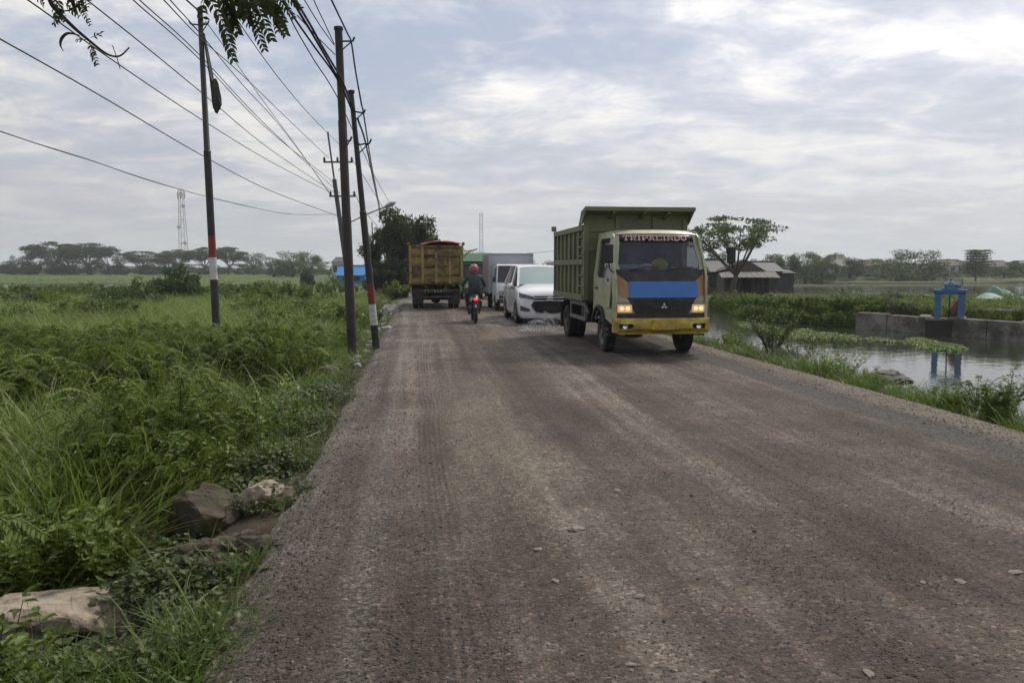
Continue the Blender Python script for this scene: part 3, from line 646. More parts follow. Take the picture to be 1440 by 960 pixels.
def colp(m, loop, f, n=14, th=(0, .02, 0), nv=3):
    # fill an outline in columns so that it follows the curved front
    xs = [p[0] for p in loop]; x0, x1 = min(xs), max(xs)
    def rng(x):
        x = min(max(x, x0+1e-5), x1-1e-5); zs = []
        for (a, b), (c, d) in zip(loop, loop[1:]+loop[:1]):
            if (a-x)*(c-x) <= 0 and abs(a-c) > 1e-9: zs.append(b+(d-b)*(x-a)/(c-a))
        return min(zs), max(zs)
    def g(u, v):
        x = x0+(x1-x0)*u; a, b = rng(x); return f(x, a+(b-a)*v)
    return m.patch(n, nv, g, th)
def cab(root, body, accent, board=None, banner=None, lights=True, W=1.9, dark=black, logo=True):
    H = W/2
    def wz(z): return H if z < 1.5 else H-.10*(z-1.5)/.9
    def smap(sg, off=0.0):
        def f(y, z): return (sg*(wz(z)+off-(.07*((.25-y)/.25)**2 if y < .25 else 0)), y, z)
        return f
    arch = [(1.05+.50*math.cos(a), .42+.50*math.sin(a)) for a in [math.radians(d) for d in range(24, 160, 17)]]
    outer = [(.06, .60), (.02, 1.1), (.05, 1.5), (.12, 1.66), (.26, 1.98), (.40, 2.30), (.55, 2.40), (1.58, 2.42), (1.62, 2.3), (1.62, 1.5), (1.62, .63)]+arch
    hole = [(.36, 1.38), (.27, 1.50), (.31, 1.75), (.47, 2.24), (.56, 2.28), (1.28, 2.28), (1.34, 2.2), (1.34, 1.55), (1.28, 1.51), (.66, 1.50)]
    door = [(.27, .94), (.22, 1.15), (.20, 1.5), (.25, 1.75), (.44, 2.30), (.54, 2.34), (1.36, 2.34), (1.43, 2.25), (1.43, 1.0), (1.36, .95)]
    sh = MB()
    for sg in (-1, 1): sh.poly([outer, hole], smap(sg), smap(sg, -.045))
    sh.b2(-H+.05, H-.05, 1.56, 1.60, .70, 1.50)                       # back wall
    sh.b2(-H+.12, H-.12, 1.565, 1.60, 1.50, 2.36)
    def top(u, v):
        x = (-1+2*u)*(H-.10-.005); y = .52+(1.60-.52)*v
        return (x, y, 2.405+.035*math.sin(PI*u)**.5+.012*v)
    sh.patch(12, 3, top, (0, 0, -.03))
    def brow(u, v):
        x = (-1+2*u)*(H-.095); y = .42+.10*v+.06*abs(-1+2*u)**4; return (x, y, 2.34+.06*v+.035*math.sin(PI*u)**.5*v+.02*math.sin(PI*u)**.5*(1-v))
    sh.patch(12, 2, brow, (0, .03, -.02))
    sh.b2(-H+.06, H-.06, .3, 1.56, .66, .72)                          # floor
    cab_o = sh.build('cab', body, root, bevel=.012)
    def fy(x, z): 
        y = 0 if z < 1.1 else .12*(z-1.1)/.56 if z < 1.66 else .12+.30*(z-1.66)/.67
        return y+.09*(abs(x)/H)**4
    def fx(z): return (H-.02)/H if z < 1.5 else 1-.11*(z-1.5)/.9
    def fmap(off=0.0): return lambda x, z: (x*fx(z), fy(x, z)-off, z)
    def fpatch(x0, x1, z0, z1, off, nu=10, nv=3):
        f = fmap(off); return lambda u, v: f(x0+(x1-x0)*u, z0+(z1-z0)*v)
    m = MB(); m.patch(14, 6, fpatch(-H, H, .62, 1.66, .0), (0, .03, 0)); m.build('front_panel', body, cab_o, smooth=True)
    # windscreen surround and glass
    hw = [(-.80, 1.68), (-.83, 1.78), (-.80, 2.26), (-.76, 2.31), (-.4, 2.325), (0, 2.33), (.4, 2.325), (.76, 2.31), (.80, 2.26), (.83, 1.78), (.80, 1.68), (.4, 1.66), (0, 1.655), (-.4, 1.66)]
    ow = [(-H, 1.645), (-H, 2.0), (-H, 2.36), (-.4, 2.37), (0, 2.375), (.4, 2.37), (H, 2.36), (H, 2.0), (H, 1.645), (.4, 1.64), (0, 1.635), (-.4, 1.64)]
    m = MB(); m.poly([ow, hw], fmap(.004), fmap(-.03)); m.build('windscreen_frame', body, cab_o)
    m = MB(); m.patch(14, 6, fpatch(-.84, .84, 1.66, 2.33, -.012)); m.build('windscreen', glassd, cab_o, smooth=True)
    g = MB()
    gs = MB(); gs.poly([[p for p in hole]], smap(-1, -.02)); gs.build('side_window', glasst, cab_o)
    gs = MB(); gs.poly([[p for p in hole]], smap(1, -.02)); gs.build('side_window', glassd, cab_o)
    for sg in (-1, 1):
        d = MB(); d.poly([door, hole], smap(sg, .014), smap(sg, -.01)); do = d.build('door', body, cab_o, bevel=.006)
        h = MB(); h.box((sg*(H+.03), 1.24, 1.30), (.03, .16, .035)); h.build('handle', black, root)
        h = MB()
        for q in (0, 1):
            a = [(1.05+(.50+.05*q)*math.cos(r_), .42+(.50+.05*q)*math.sin(r_)) for r_ in [math.radians(d_) for d_ in range(18, 163, 12)]]
            if q == 0: a0 = a
        vs = []
        h.poly([a0+a[::-1]], lambda y, z: (sg*(H+.05), y, z), lambda y, z: (sg*(H-.12), y, z)); h.build('wheel_arch', black, root)
        h = MB(); h.b2(sg*(H-.20), sg*(H+.01), .30, .62, .50, .56); h.b2(sg*(H-.20), sg*(H+.01), .28, .64, .40, .44); h.build('step', steel, root)
    m = MB(); colp(m, [(-.90, 1.675), (.90, 1.675), (.86, 1.60), (.70, 1.46), (.64, 1.42), (-.64, 1.42), (-.70, 1.46), (-.86, 1.60)], fmap(.014), 22); m.build('cowl', dark, cab_o)
    for sg in (-1, 1):
        m = MB(); colp(m, [(sg*.925, 1.66), (sg*.87, 1.61), (sg*.70, 1.475), (sg*.62, 1.43), (sg*.62, 1.14), (sg*.78, 1.165), (sg*.925, 1.22)], fmap(.010), 8)
        m.build('corner_panel', accent, cab_o)
        m = MB(); colp(m, [(sg*.925, 1.20), (sg*.78, 1.14), (sg*.62, 1.11), (sg*.56, 1.04), (sg*.925, 1.06)], fmap(.014), 8); m.build('lamp_trim', body, cab_o)
        hb = MB(); colp(hb, [(sg*.925, 1.055), (sg*.555, 1.035), (sg*.50, .86), (sg*.925, .82)], fmap(.012), 8)
        ho = hb.build('headlight', mat('lamp housing', (.35, .31, .27), .35, .4), cab_o)
        lens = MB(); lens.patch(6, 3, (lambda s_: lambda u, v: fmap(.024)(s_*(.60+.27*u), .87+.14*v))(sg)); lens.build('lens', emis('headlight lens lit', (1, .58, .22), 0.3, (.7, .45, .25)) if lights else chrome, ho, smooth=True)
        if lights:
            lb = MB()
            for xx in (.68, .79): lb.blob(fmap(.03)(sg*xx, .94), (.045, .012, .04), 1, 0, 2)
            lb.build('bulb', emis('headlight bulb lit', (1, .62, .26), 1.0), ho, smooth=True)
    g = MB(); colp(g, [(-.70, 1.145), (.70, 1.145), (.62, 1.03), (.54, .84), (-.54, .84), (-.62, 1.03)], fmap(.018), 18); go_ = g.build('grille', dark, cab_o)
    for k, z in enumerate((.88, .93, .98, 1.03, 1.085)):
        s_ = MB(); s_.patch(10, 1, fpatch(-.50-.012*k, .50+.012*k, z-.008, z+.010, .034), (0, .015, 0)); s_.build('slat', dark, go_)
    st_ = MB(); st_.patch(14, 1, fpatch(-.92, .92, .765, .845, .02), (0, .02, 0)); st_.build('trim_strip', dark, cab_o)
    if logo:
        lg = MB()
        for a in (90, 210, 330):
            a = math.radians(a); d = Vector((math.cos(a), 0, math.sin(a))); e = Vector((-d.z, 0, d.x)); c0 = Vector((.03, -.045, .985))
            q = [c0+d*.004, c0+d*.033+e*.02, c0+d*.068, c0+d*.033-e*.02]
            lg.add([tuple(p) for p in q]+[tuple(p+Vector((0, .012, 0))) for p in q], [(0, 1, 2, 3), (4, 7, 6, 5), (0, 4, 5, 1), (1, 5, 6, 2), (2, 6, 7, 3), (3, 7, 4, 0)])
        lg.build('emblem', mat('emblem metal', (.75, .72, .62), .3, .6), cab_o)
    bmp = MB()
    fl = [(-.94, .49), (-.94, .76), (.94, .76), (.94, .49), (.80, .46), (-.80, .46)]
    hs = [[(s_*.84, .56), (s_*.84, .655), (s_*.60, .66), (s_*.56, .62), (s_*.60, .56)] for s_ in (-1, 1)]
    bf = lambda off: (lambda x, z: (x, -.12+off+.10*(abs(x)/.94)**5, z))
    bmp.poly([fl]+hs, bf(0), bf(.14)); bmp.b2(-.24, .30, -.135, -.118, .54, .735)
    bo = bmp.build('bumper', board[1] if board else body, root, bevel=.012)
    m = MB(); m.b2(-.85, -.55, -.0, .02, .54, .68); m.b2(.55, .85, 0, .02, .54, .68); m.build('lamp_recess', black, bo)
    for s_ in (-.72, .72):
        m = MB(); m.lathe([(0, .001), (-.02, .05), (0, .055)], 'y', (s_, -.02, .61), 12); m.build('fog_lamp', chrome, bo)
    if board:
        m = MB(); m.patch(12, 3, fpatch(-.645, .73, 1.145, 1.45, .03), (0, .016, 0)); m.build('painted_board', board[0], cab_o, smooth=False)
        m = MB(); m.b2(-.06, .32, -.14, -.13, .525, .545); m.build('bumper_slot', black, bo)
    if banner:
        m = MB(); m.patch(14, 1, fpatch(-.81, .81, 2.215, 2.335, .016), (0, .005, 0)); bn = m.build('sun_strip', banner[0], cab_o, smooth=True)
        GL = {'T': [((.5, 0), (.5, 1)), ((0, 1), (1, 1)), ((.28, 0), (.72, 0)), ((.03, .8), (.03, 1)), ((.97, .8), (.97, 1))],
              'R': [((.18, 0), (.18, 1)), ((0, 0), (.38, 0)), ((0, 1), (.7, 1)), ((.7, 1), (.9, .88), (.9, .64), (.7, .5), (.18, .5)), ((.5, .5), (.85, 0)), ((.7, 0), (1, 0))],
              'I': [((.5, 0), (.5, 1)), ((.15, 0), (.85, 0)), ((.15, 1), (.85, 1))],
              'P': [((.18, 0), (.18, 1)), ((0, 0), (.42, 0)), ((0, 1), (.7, 1)), ((.7, 1), (.92, .88), (.92, .60), (.7, .46), (.18, .46))],
              'A': [((.08, 0), (.5, 1)), ((.92, 0), (.5, 1)), ((.25, .34), (.75, .34)), ((-.05, 0), (.25, 0)), ((.7, 0), (1.05, 0))],
              'L': [((.2, 0), (.2, 1)), ((0, 0), (.95, 0)), ((0, 1), (.45, 1)), ((.95, 0), (.95, .25))],
              'N': [((.15, 0), (.15, 1)), ((.15, 1), (.85, 0)), ((.85, 0), (.85, 1)), ((0, 0), (.32, 0)), ((-.02, 1), (.2, 1)), ((.68, 1), (1.02, 1))],
              'D': [((.18, 0), (.18, 1)), ((0, 0), (.6, 0), (.93, .25), (.93, .75), (.6, 1), (0, 1))],
              'O': [((.5, 0), (.12, .2), (.06, .5), (.12, .8), (.5, 1), (.88, .8), (.94, .5), (.88, .2), (.5, 0))]}
        x = -.735; cw = .125; gap = .026; ch = .085
        for c in banner[2]:
            q = MB(); cww = cw*(.6 if c == 'I' else 1)
            for si, pl in enumerate(GL[c]):
                for a, b in zip(pl, pl[1:]):
                    thick_ = .024 if abs(a[0]-b[0]) < .3*abs(a[1]-b[1])+.001 or (c in 'DO') else .015
                    A = Vector((x+a[0]*cww, 2.235+a[1]*ch)); B = Vector((x+b[0]*cww, 2.235+b[1]*ch)); d = (B-A); l = d.length; d /= l; n_ = Vector((-d.y, d.x))*thick_/2
                    A -= d*.006; B += d*.006; f_ = fmap(.028+.0006*si); f2 = fmap(.018)
                    cs = [A-n_, B-n_, B+n_, A+n_]
                    q.add([f_(p.x, p.y) for p in cs]+[f2(p.x, p.y) for p in cs], [(0, 1, 2, 3), (0, 4, 5, 1), (1, 5, 6, 2), (2, 6, 7, 3), (3, 7, 4, 0)])
            q.build('letter', banner[1], bn); x += cww+gap
    # wipers, mirrors, inside
    for a, b in (((-.62, 1.665), (-.02, 1.735)), ((.10, 1.665), (.66, 1.72))):
        m = MB(); f_ = fmap(.035); m.tube([f_(*a), f_((a[0]+b[0])/2, (a[1]+b[1])/2+.02), f_(*b)], .011, 6); m.build('wiper', black, cab_o)
    mm = MB(); mm.box((-1.05, -.02, 1.97), (.17, .07, .36)); mo = mm.build('wing_mirror', black, root, bevel=.03)
    m = MB(); m.tube([(-.86, .16, 1.60), (-1.0, .05, 1.66), (-1.05, .0, 1.82)], .013, 6); m.tube([(-.86, .36, 2.14), (-1.05, .0, 2.10)], .012, 6); m.build('mirror_arm', black, mo)
    mm = MB(); mm.box((1.30, -.10, 1.95), (.17, .07, .32)); mo = mm.build('wing_mirror', black, root, bevel=.03)
    m = MB(); m.tube([(.86, .16, 1.58), (1.05, .0, 1.62), (1.26, -.08, 1.68), (1.29, -.08, 1.82)], .014, 6); m.tube([(.87, .18, 1.55), (1.26, -.08, 1.655)], .010, 6); m.build('mirror_arm', black, mo)
    m = MB(); m.patch(8, 3, lambda u, v: (-.8+1.6*u, .24+.35*v, 1.60+.06*math.sin(PI*v)), (0, 0, -.12)); m.build('dashboard', mat('dashboard', (.05, .05, .055), .7), cab_o)
    m = MB()
    for xx in (-.42, .42): m.box((xx, 1.2, 1.15), (.5, .5, .14)); m.box((xx, 1.42, 1.5), (.48, .12, .62)); m.box((xx, 1.42, 1.9), (.26, .09, .18))
    m.build('seat', mat('seat cloth', (.035, .035, .045), .9), cab_o, bevel=.03)
    m = MB(); c_ = Vector((.42, .78, 1.62)); ring = [c_+Vector((.2*math.cos(a), .07*math.sin(a), .18*math.sin(a))) for a in [2*PI*k/16 for k in range(17)]]; m.tube(ring, .016, 6); m.tube([c_, (.42, .6, 1.5)], .02, 6); m.tube([c_-Vector((.19, 0, 0)), c_+Vector((.19, 0, 0))], .012, 5); m.build('steering_wheel', black, cab_o)
    return cab_o, fmap

def dump_truck(label, cat, loc, rz, C):
    root = empty('dump_truck', loc, label, cat, None, rz)
    co, fmap = cab(root, C['cab'], C['accent'], C.get('board'), C.get('banner'), C.get('lights', True))
    ch = MB()
    for sg in (-1, 1): ch.b2(sg*.40-.04, sg*.40+.04, .3, 5.35, .62, .84)
    for y in (.5, 1.4, 2.3, 3.3, 4.2, 5.2): ch.b2(-.40, .40, y, y+.08, .66, .80)
    ch.b2(-.36, .36, .3, 1.3, .55, .95)                                # engine
    ch.b2(-.55, .55, .95, 1.2, .38, .55)                               # front axle
    chs = ch.build('chassis', steel, root)
    ax = MB(); ax.tube([(-.80, 4.45, .42), (-.2, 4.45, .42), (-.14, 4.45, .42), (0, 4.45, .42), (.14, 4.45, .42), (.2, 4.45, .42), (.80, 4.45, .42)], [.06, .06, .16, .22, .16, .06, .06], 12); ax.tube([(0, 4.4, .44), (0, 1.5, .62)], .045, 8); ax.build('rear_axle', steel, root)
    for sg in (-1, 1):
        wheel(root, sg*.80, 1.05, .40, .21, sg); wheel(root, sg*.865, 4.45, .40, .20, sg, dish=.1); wheel(root, sg*.635, 4.45, .40, .20, sg, dish=.1)
        m = MB(); arc = [(4.45+.50*math.cos(a), .42+.50*math.sin(a)) for a in [math.radians(d) for d in range(10, 175, 15)]]; arc2 = [(4.45+.52*math.cos(a), .42+.52*math.sin(a)) for a in [math.radians(d) for d in range(10, 175, 15)]]
        m.poly([arc+arc2[::-1]], lambda y, z: (sg*.99, y, z), lambda y, z: (sg*.52, y, z)); m.b2(sg*.52, sg*.99, 4.96, 4.98, .28, .55); m.build('mudguard', black, root)
        g = MB(); gm = C.get('guard', mat('side guard grey', (.17, .17, .17), .6, dirt=(.1, .08, .06)))
        for z in (.92, .60): g.b2(sg*.97, sg*1.01, 2.15, 3.75, z-.04, z+.04)
        for y in (2.15, 3.7): g.b2(sg*.965, sg*1.005, y, y+.07, .58, 1.0)
        g.tube([(sg*.98, 2.15, .92), (sg*.98, 1.95, .76), (sg*.98, 2.15, .58)], .035, 6); g.b2(sg*.45, sg*.97, 3.0, 3.05, .58, .63); g.build('side_guard', gm, root)
    m = MB(); m.b2(.48, .92, 2.2, 3.1, .50, .92); m.build('fuel_tank', steel, root, bevel=.04)
    m = MB(); m.b2(-.9, -.5, 2.5, 3.0, .52, .86); m.build('battery_box', steel, root, bevel=.01)
    # tipping body
    Y0, Y1, X, Z0, Z1 = 1.85, 5.35, 1.12, 1.02, 2.60; bm_ = C['box']
    t = MB(); t.b2(-X+.05, X-.05, Y0, Y1, Z0, Z0+.08); t.b2(-X+.05, -X+.09, Y0, Y1, Z0+.08, Z1); t.b2(X-.09, X-.05, Y0, Y1, Z0+.08, Z1); t.b2(-X+.05, X-.05, Y0, Y0+.05, Z0+.08, 2.62)
    for sg in (-1, 1): t.b2(sg*.40-.05, sg*.40+.05, Y0+.05, Y1-.1, .86, Z0)
    tb = t.build('tipper_body', bm_, root)
    for sg in (-1, 1):
        for z, hh, pr in ((Z0+.04, .13, .012), ((Z0+Z1)/2+.02, .12, .006), (Z1-.05, .12, .009)):
            r = MB(); r.b2(sg*(X-.05), sg*(X+pr), Y0+.06, Y1, z-hh/2, z+hh/2); r.build('side_rail', bm_, tb, bevel=.008)
        nb = 7
        for k in range(nb+1):
            y = Y0+.03+(Y1-Y0-.06)*k/nb; wd = .09 if k in (0, nb) else .055
            r = MB(); r.b2(sg*(X-.05), sg*(X-.003), y-wd/2, y+wd/2, Z0+.10, Z1-.11); r.build('rib', bm_, tb)
        if sg < 0:
            for z in (1.32, 1.55, 1.95, 2.15, 2.36):
                r = MB(); r.b2(-X-.012, -X+.02, Y0+.06, Y0+.50, z-.016, z+.016); r.build('ladder_rung', bm_, tb)
    # headboard with the hood over the cab
    HT = 2.82 if C.get('hood', True) else 2.64
    hb = MB(); hb.b2(-X, X, Y0-.03, Y0-.003, Z0, HT)
    for x in (-X+.05, -.4, .4, X-.05): hb.b2(x-.05, x+.05, Y0-.075, Y0-.03, Z0+.02, HT-.04)
    for z in (1.5, 2.1, 2.5): hb.b2(-X+.1, X-.1, Y0-.065, Y0-.031, z-.04, z+.04)
    hb.build('headboard', bm_, tb)
    hd = MB()
    hd.patch(8, 3, lambda u, v: (-(X+.05)+2*(X+.05)*u, Y0-.38*v+.02, 2.80+.09*v), (0, 0, .035))
    hd.b2(-(X+.05), X+.05, Y0-.40, Y0-.36, 2.875, 2.955)
    for x in (-X-.03, X+.03): hd.poly([[(Y0+.30, 2.60), (Y0+.06, 2.86), (Y0-.36, 2.95), (Y0-.36, 2.88), (Y0-.03, 2.62)]], lambda y, z: (x-.015, y, z), lambda y, z: (x+.015, y, z))
    for x in (-.55, .1, .62): hd.bar((x, Y0-.03, 2.74), (x, Y0-.36, 2.86), .07, .05)
    hd.patch(8, 1, lambda u, v: (-(X+.05)+2*(X+.05)*u, Y0+.06-.42*v, 2.87+.083*v), (0, 0, -.02))
    if HT > 2.7: hd.build('cab_hood', bm_, tb)
    # tailgate
    tg = MB(); tg.b2(-X+.02, X-.02, Y1+.003, Y1+.04, Z0+.03, Z1+.03); tgo = tg.build('tailgate', C.get('gate', bm_), tb)
    for x in (-X+.07, -.56, 0, .56, X-.07):
        r = MB(); r.b2(x-.05, x+.05, Y1+.04, Y1+.10, Z0+.05, Z1); r.build('gate_post', C.get('rail', bm_), tgo, bevel=.008)
    for z in (Z0+.08, 1.42, 1.78, 2.22, Z1-.03):
        r = MB(); r.b2(-X+.03, X-.03, Y1+.043, Y1+.085, z-.045, z+.045); r.build('gate_rail', C.get('rail2', bm_), tgo, bevel=.008)
    for sg in (-1, 1):
        r = MB(); r.b2(sg*X-.06, sg*X+.06, Y1-.05, Y1+.05, Z1+.03, Z1+.16); r.build('gate_hinge', C.get('rail2', bm_), tb, bevel=.02)
    # rear end below the body
    m = MB(); m.b2(-.98, .98, 5.33, 5.41, .70, .84); m.b2(-.42, -.34, 5.2, 5.33, .62, .9); m.b2(.34, .42, 5.2, 5.33, .62, .9); rb = m.build('rear_beam', steel, root)
    for k in range(7):
        x = -.36+k*.13; m = MB(); m.add([(x, 5.415, .72), (x+.05, 5.415, .72), (x+.09, 5.415, .82), (x+.04, 5.415, .82)], [(0, 1, 2, 3)]); m.build('warning_stripe', mat('faded stripe', (.34, .32, .18), .7, dirt=(.05, .05, .04), ds=9, dthr=(.45, .6)), rb)
    for sg in (-1, 1):
        m = MB(); m.b2(sg*.62, sg*.92, 5.415, 5.45, .73, .82); m.build('tail_lamp', mat('grimy lamp red', (.05, .012, .01), .6), rb)
        m = MB(); m.b2(sg*.54, sg*.99, 5.05, 5.07, .22, .70); m.build('mud_flap', black, root)
    m = MB(); m.b2(-.7, .7, 5.36, 5.40, .48, .56); m.b2(-.5, -.44, 5.34, 5.36, .5, .72); m.b2(.44, .5, 5.34, 5.36, .5, .72); m.build('under_run_bar', steel, root)
    return root, co, tb, fmap

olive = mat('olive green paint', (.155, .168, .082), .55, mud=(1.25, (.13, .11, .085)), var=.10, dirt=(.10, .095, .06), ds=2.2, dthr=(.48, .75), bump=.08, bs=8)
cream = mat('pale green cream paint', (.42, .44, .29), .4, mud=(.85, (.17, .14, .105)), var=.07, dirt=(.20, .17, .11), ds=2.4, dthr=(.46, .78), coat=.15, bump=.06, bs=5)
orange = mat('dull orange paint', (.37, .205, .10), .45, var=.06, dirt=(.24, .15, .09), ds=5, dthr=(.55, .8))
bluep = mat('blue board paint', (.042, .17, .49), .5, var=.06, dirt=(.20, .26, .20), ds=3.5, dthr=(.66, .74))
yellowp = mat('yellow bumper paint', (.50, .38, .035), .5, mud=(.50, (.17, .14, .10)), var=.08, dirt=(.16, .12, .05), ds=4, dthr=(.42, .7))
tr1, cab1, tip1, fm1 = dump_truck('olive tipper with a blue painted board and lit headlights, facing the camera', 'dump truck', (2.84, 14.0, -.02), math.radians(7.0),
    dict(cab=cream, accent=orange, board=(bluep, yellowp), box=olive, banner=(mat('dark maroon strip', (.035, .014, .018), .4), mat('faded pink lettering', (.62, .42, .40), .6, var=.2), 'TRIPALINDO')))
def thing_in_cab(bld, name, m_, smooth=True): return bld.build(name, m_, cab1, smooth=smooth)
m = MB(); m.blob((.10, .50, 1.76), (.17, .05, .14), 3, .03, 3); thing_in_cab(m, 'cushion', mat('yellow plush', (.62, .55, .06), .9))
m = MB(); m.blob((-.50, .42, 1.69), (.32, .09, .075), 5, .25, 3); thing_in_cab(m, 'cloth_bundle', mat('blue white cloth', (.38, .46, .62), .9))
m = MB(); m.blob((-.20, .40, 1.71), (.14, .07, .07), 8, .3, 3); thing_in_cab(m, 'tissue_pack', mat('white paper', (.75, .75, .75), .9))
m = MB(); m.blob((.55, .42, 1.68), (.26, .08, .06), 9, .3, 3); thing_in_cab(m, 'papers', mat('grey paper', (.35, .35, .4), .9))

dirtyy = mat('grimy yellow paint', (.25, .19, .05), .7, var=.2, dirt=(.045, .033, .02), ds=1.9, dthr=(.42, .62), bump=.2, bs=7)
dirtyy2 = mat('worn yellow rail paint', (.30, .235, .07), .7, var=.2, dirt=(.05, .035, .02), ds=2.6, dthr=(.45, .66), vs=9)
dirtyd = mat('blackened yellow rail paint', (.17, .12, .028), .75, var=.3, dirt=(.03, .022, .015), ds=3, dthr=(.42, .58))
Yp = dp(612, 400, 30.6)
tr2, cab2, tip2, fm2 = dump_truck('grimy yellow tipper with a red tarpaulin on its load, driving away', 'dump truck', (Yp.x+5.4*RD.x, 30.6+5.4*RD.y, -.02), math.radians(180+7.6),
    dict(cab=dirtyy, accent=dirtyy, box=dirtyy, gate=dirtyy, rail=dirtyy2, rail2=dirtyd, lights=False, board=None, banner=None, guard=steel, hood=False))
m = MB()
def tarp(u, v):
    x = -1.02+2.04*u; y = 1.9+3.42*v; return (x, y, 2.62+.22*math.sin(PI*min(1, max(0, u*.86+.2)))*(.7+.3*math.sin(v*9))+.05*noise.noise(Vector((x*3, y*3, 0))))
m.patch(22, 22, tarp, (0, 0, -.03)); m.build('tarpaulin', mat('red tarpaulin', (.42, .075, .05), .6, var=.2, dirt=(.5, .25, .2), ds=3, dthr=(.6, .8)), tip2, smooth=True)
m = MB(); m.tube([(-1.13, 5.2, 2.15), (-1.35, 5.2, 2.36), (-1.72, 5.2, 2.50)], .03, 6); m.tube([(-1.12, 5.2, 2.5), (-1.30, 5.2, 2.32)], .02, 6); m.tube([(-1.13, 5.2, 2.38), (-1.62, 5.2, 2.46)], .018, 6); m.build('tarp_bracket', mat('bracket paint', (.30, .26, .10), .6), tip2)

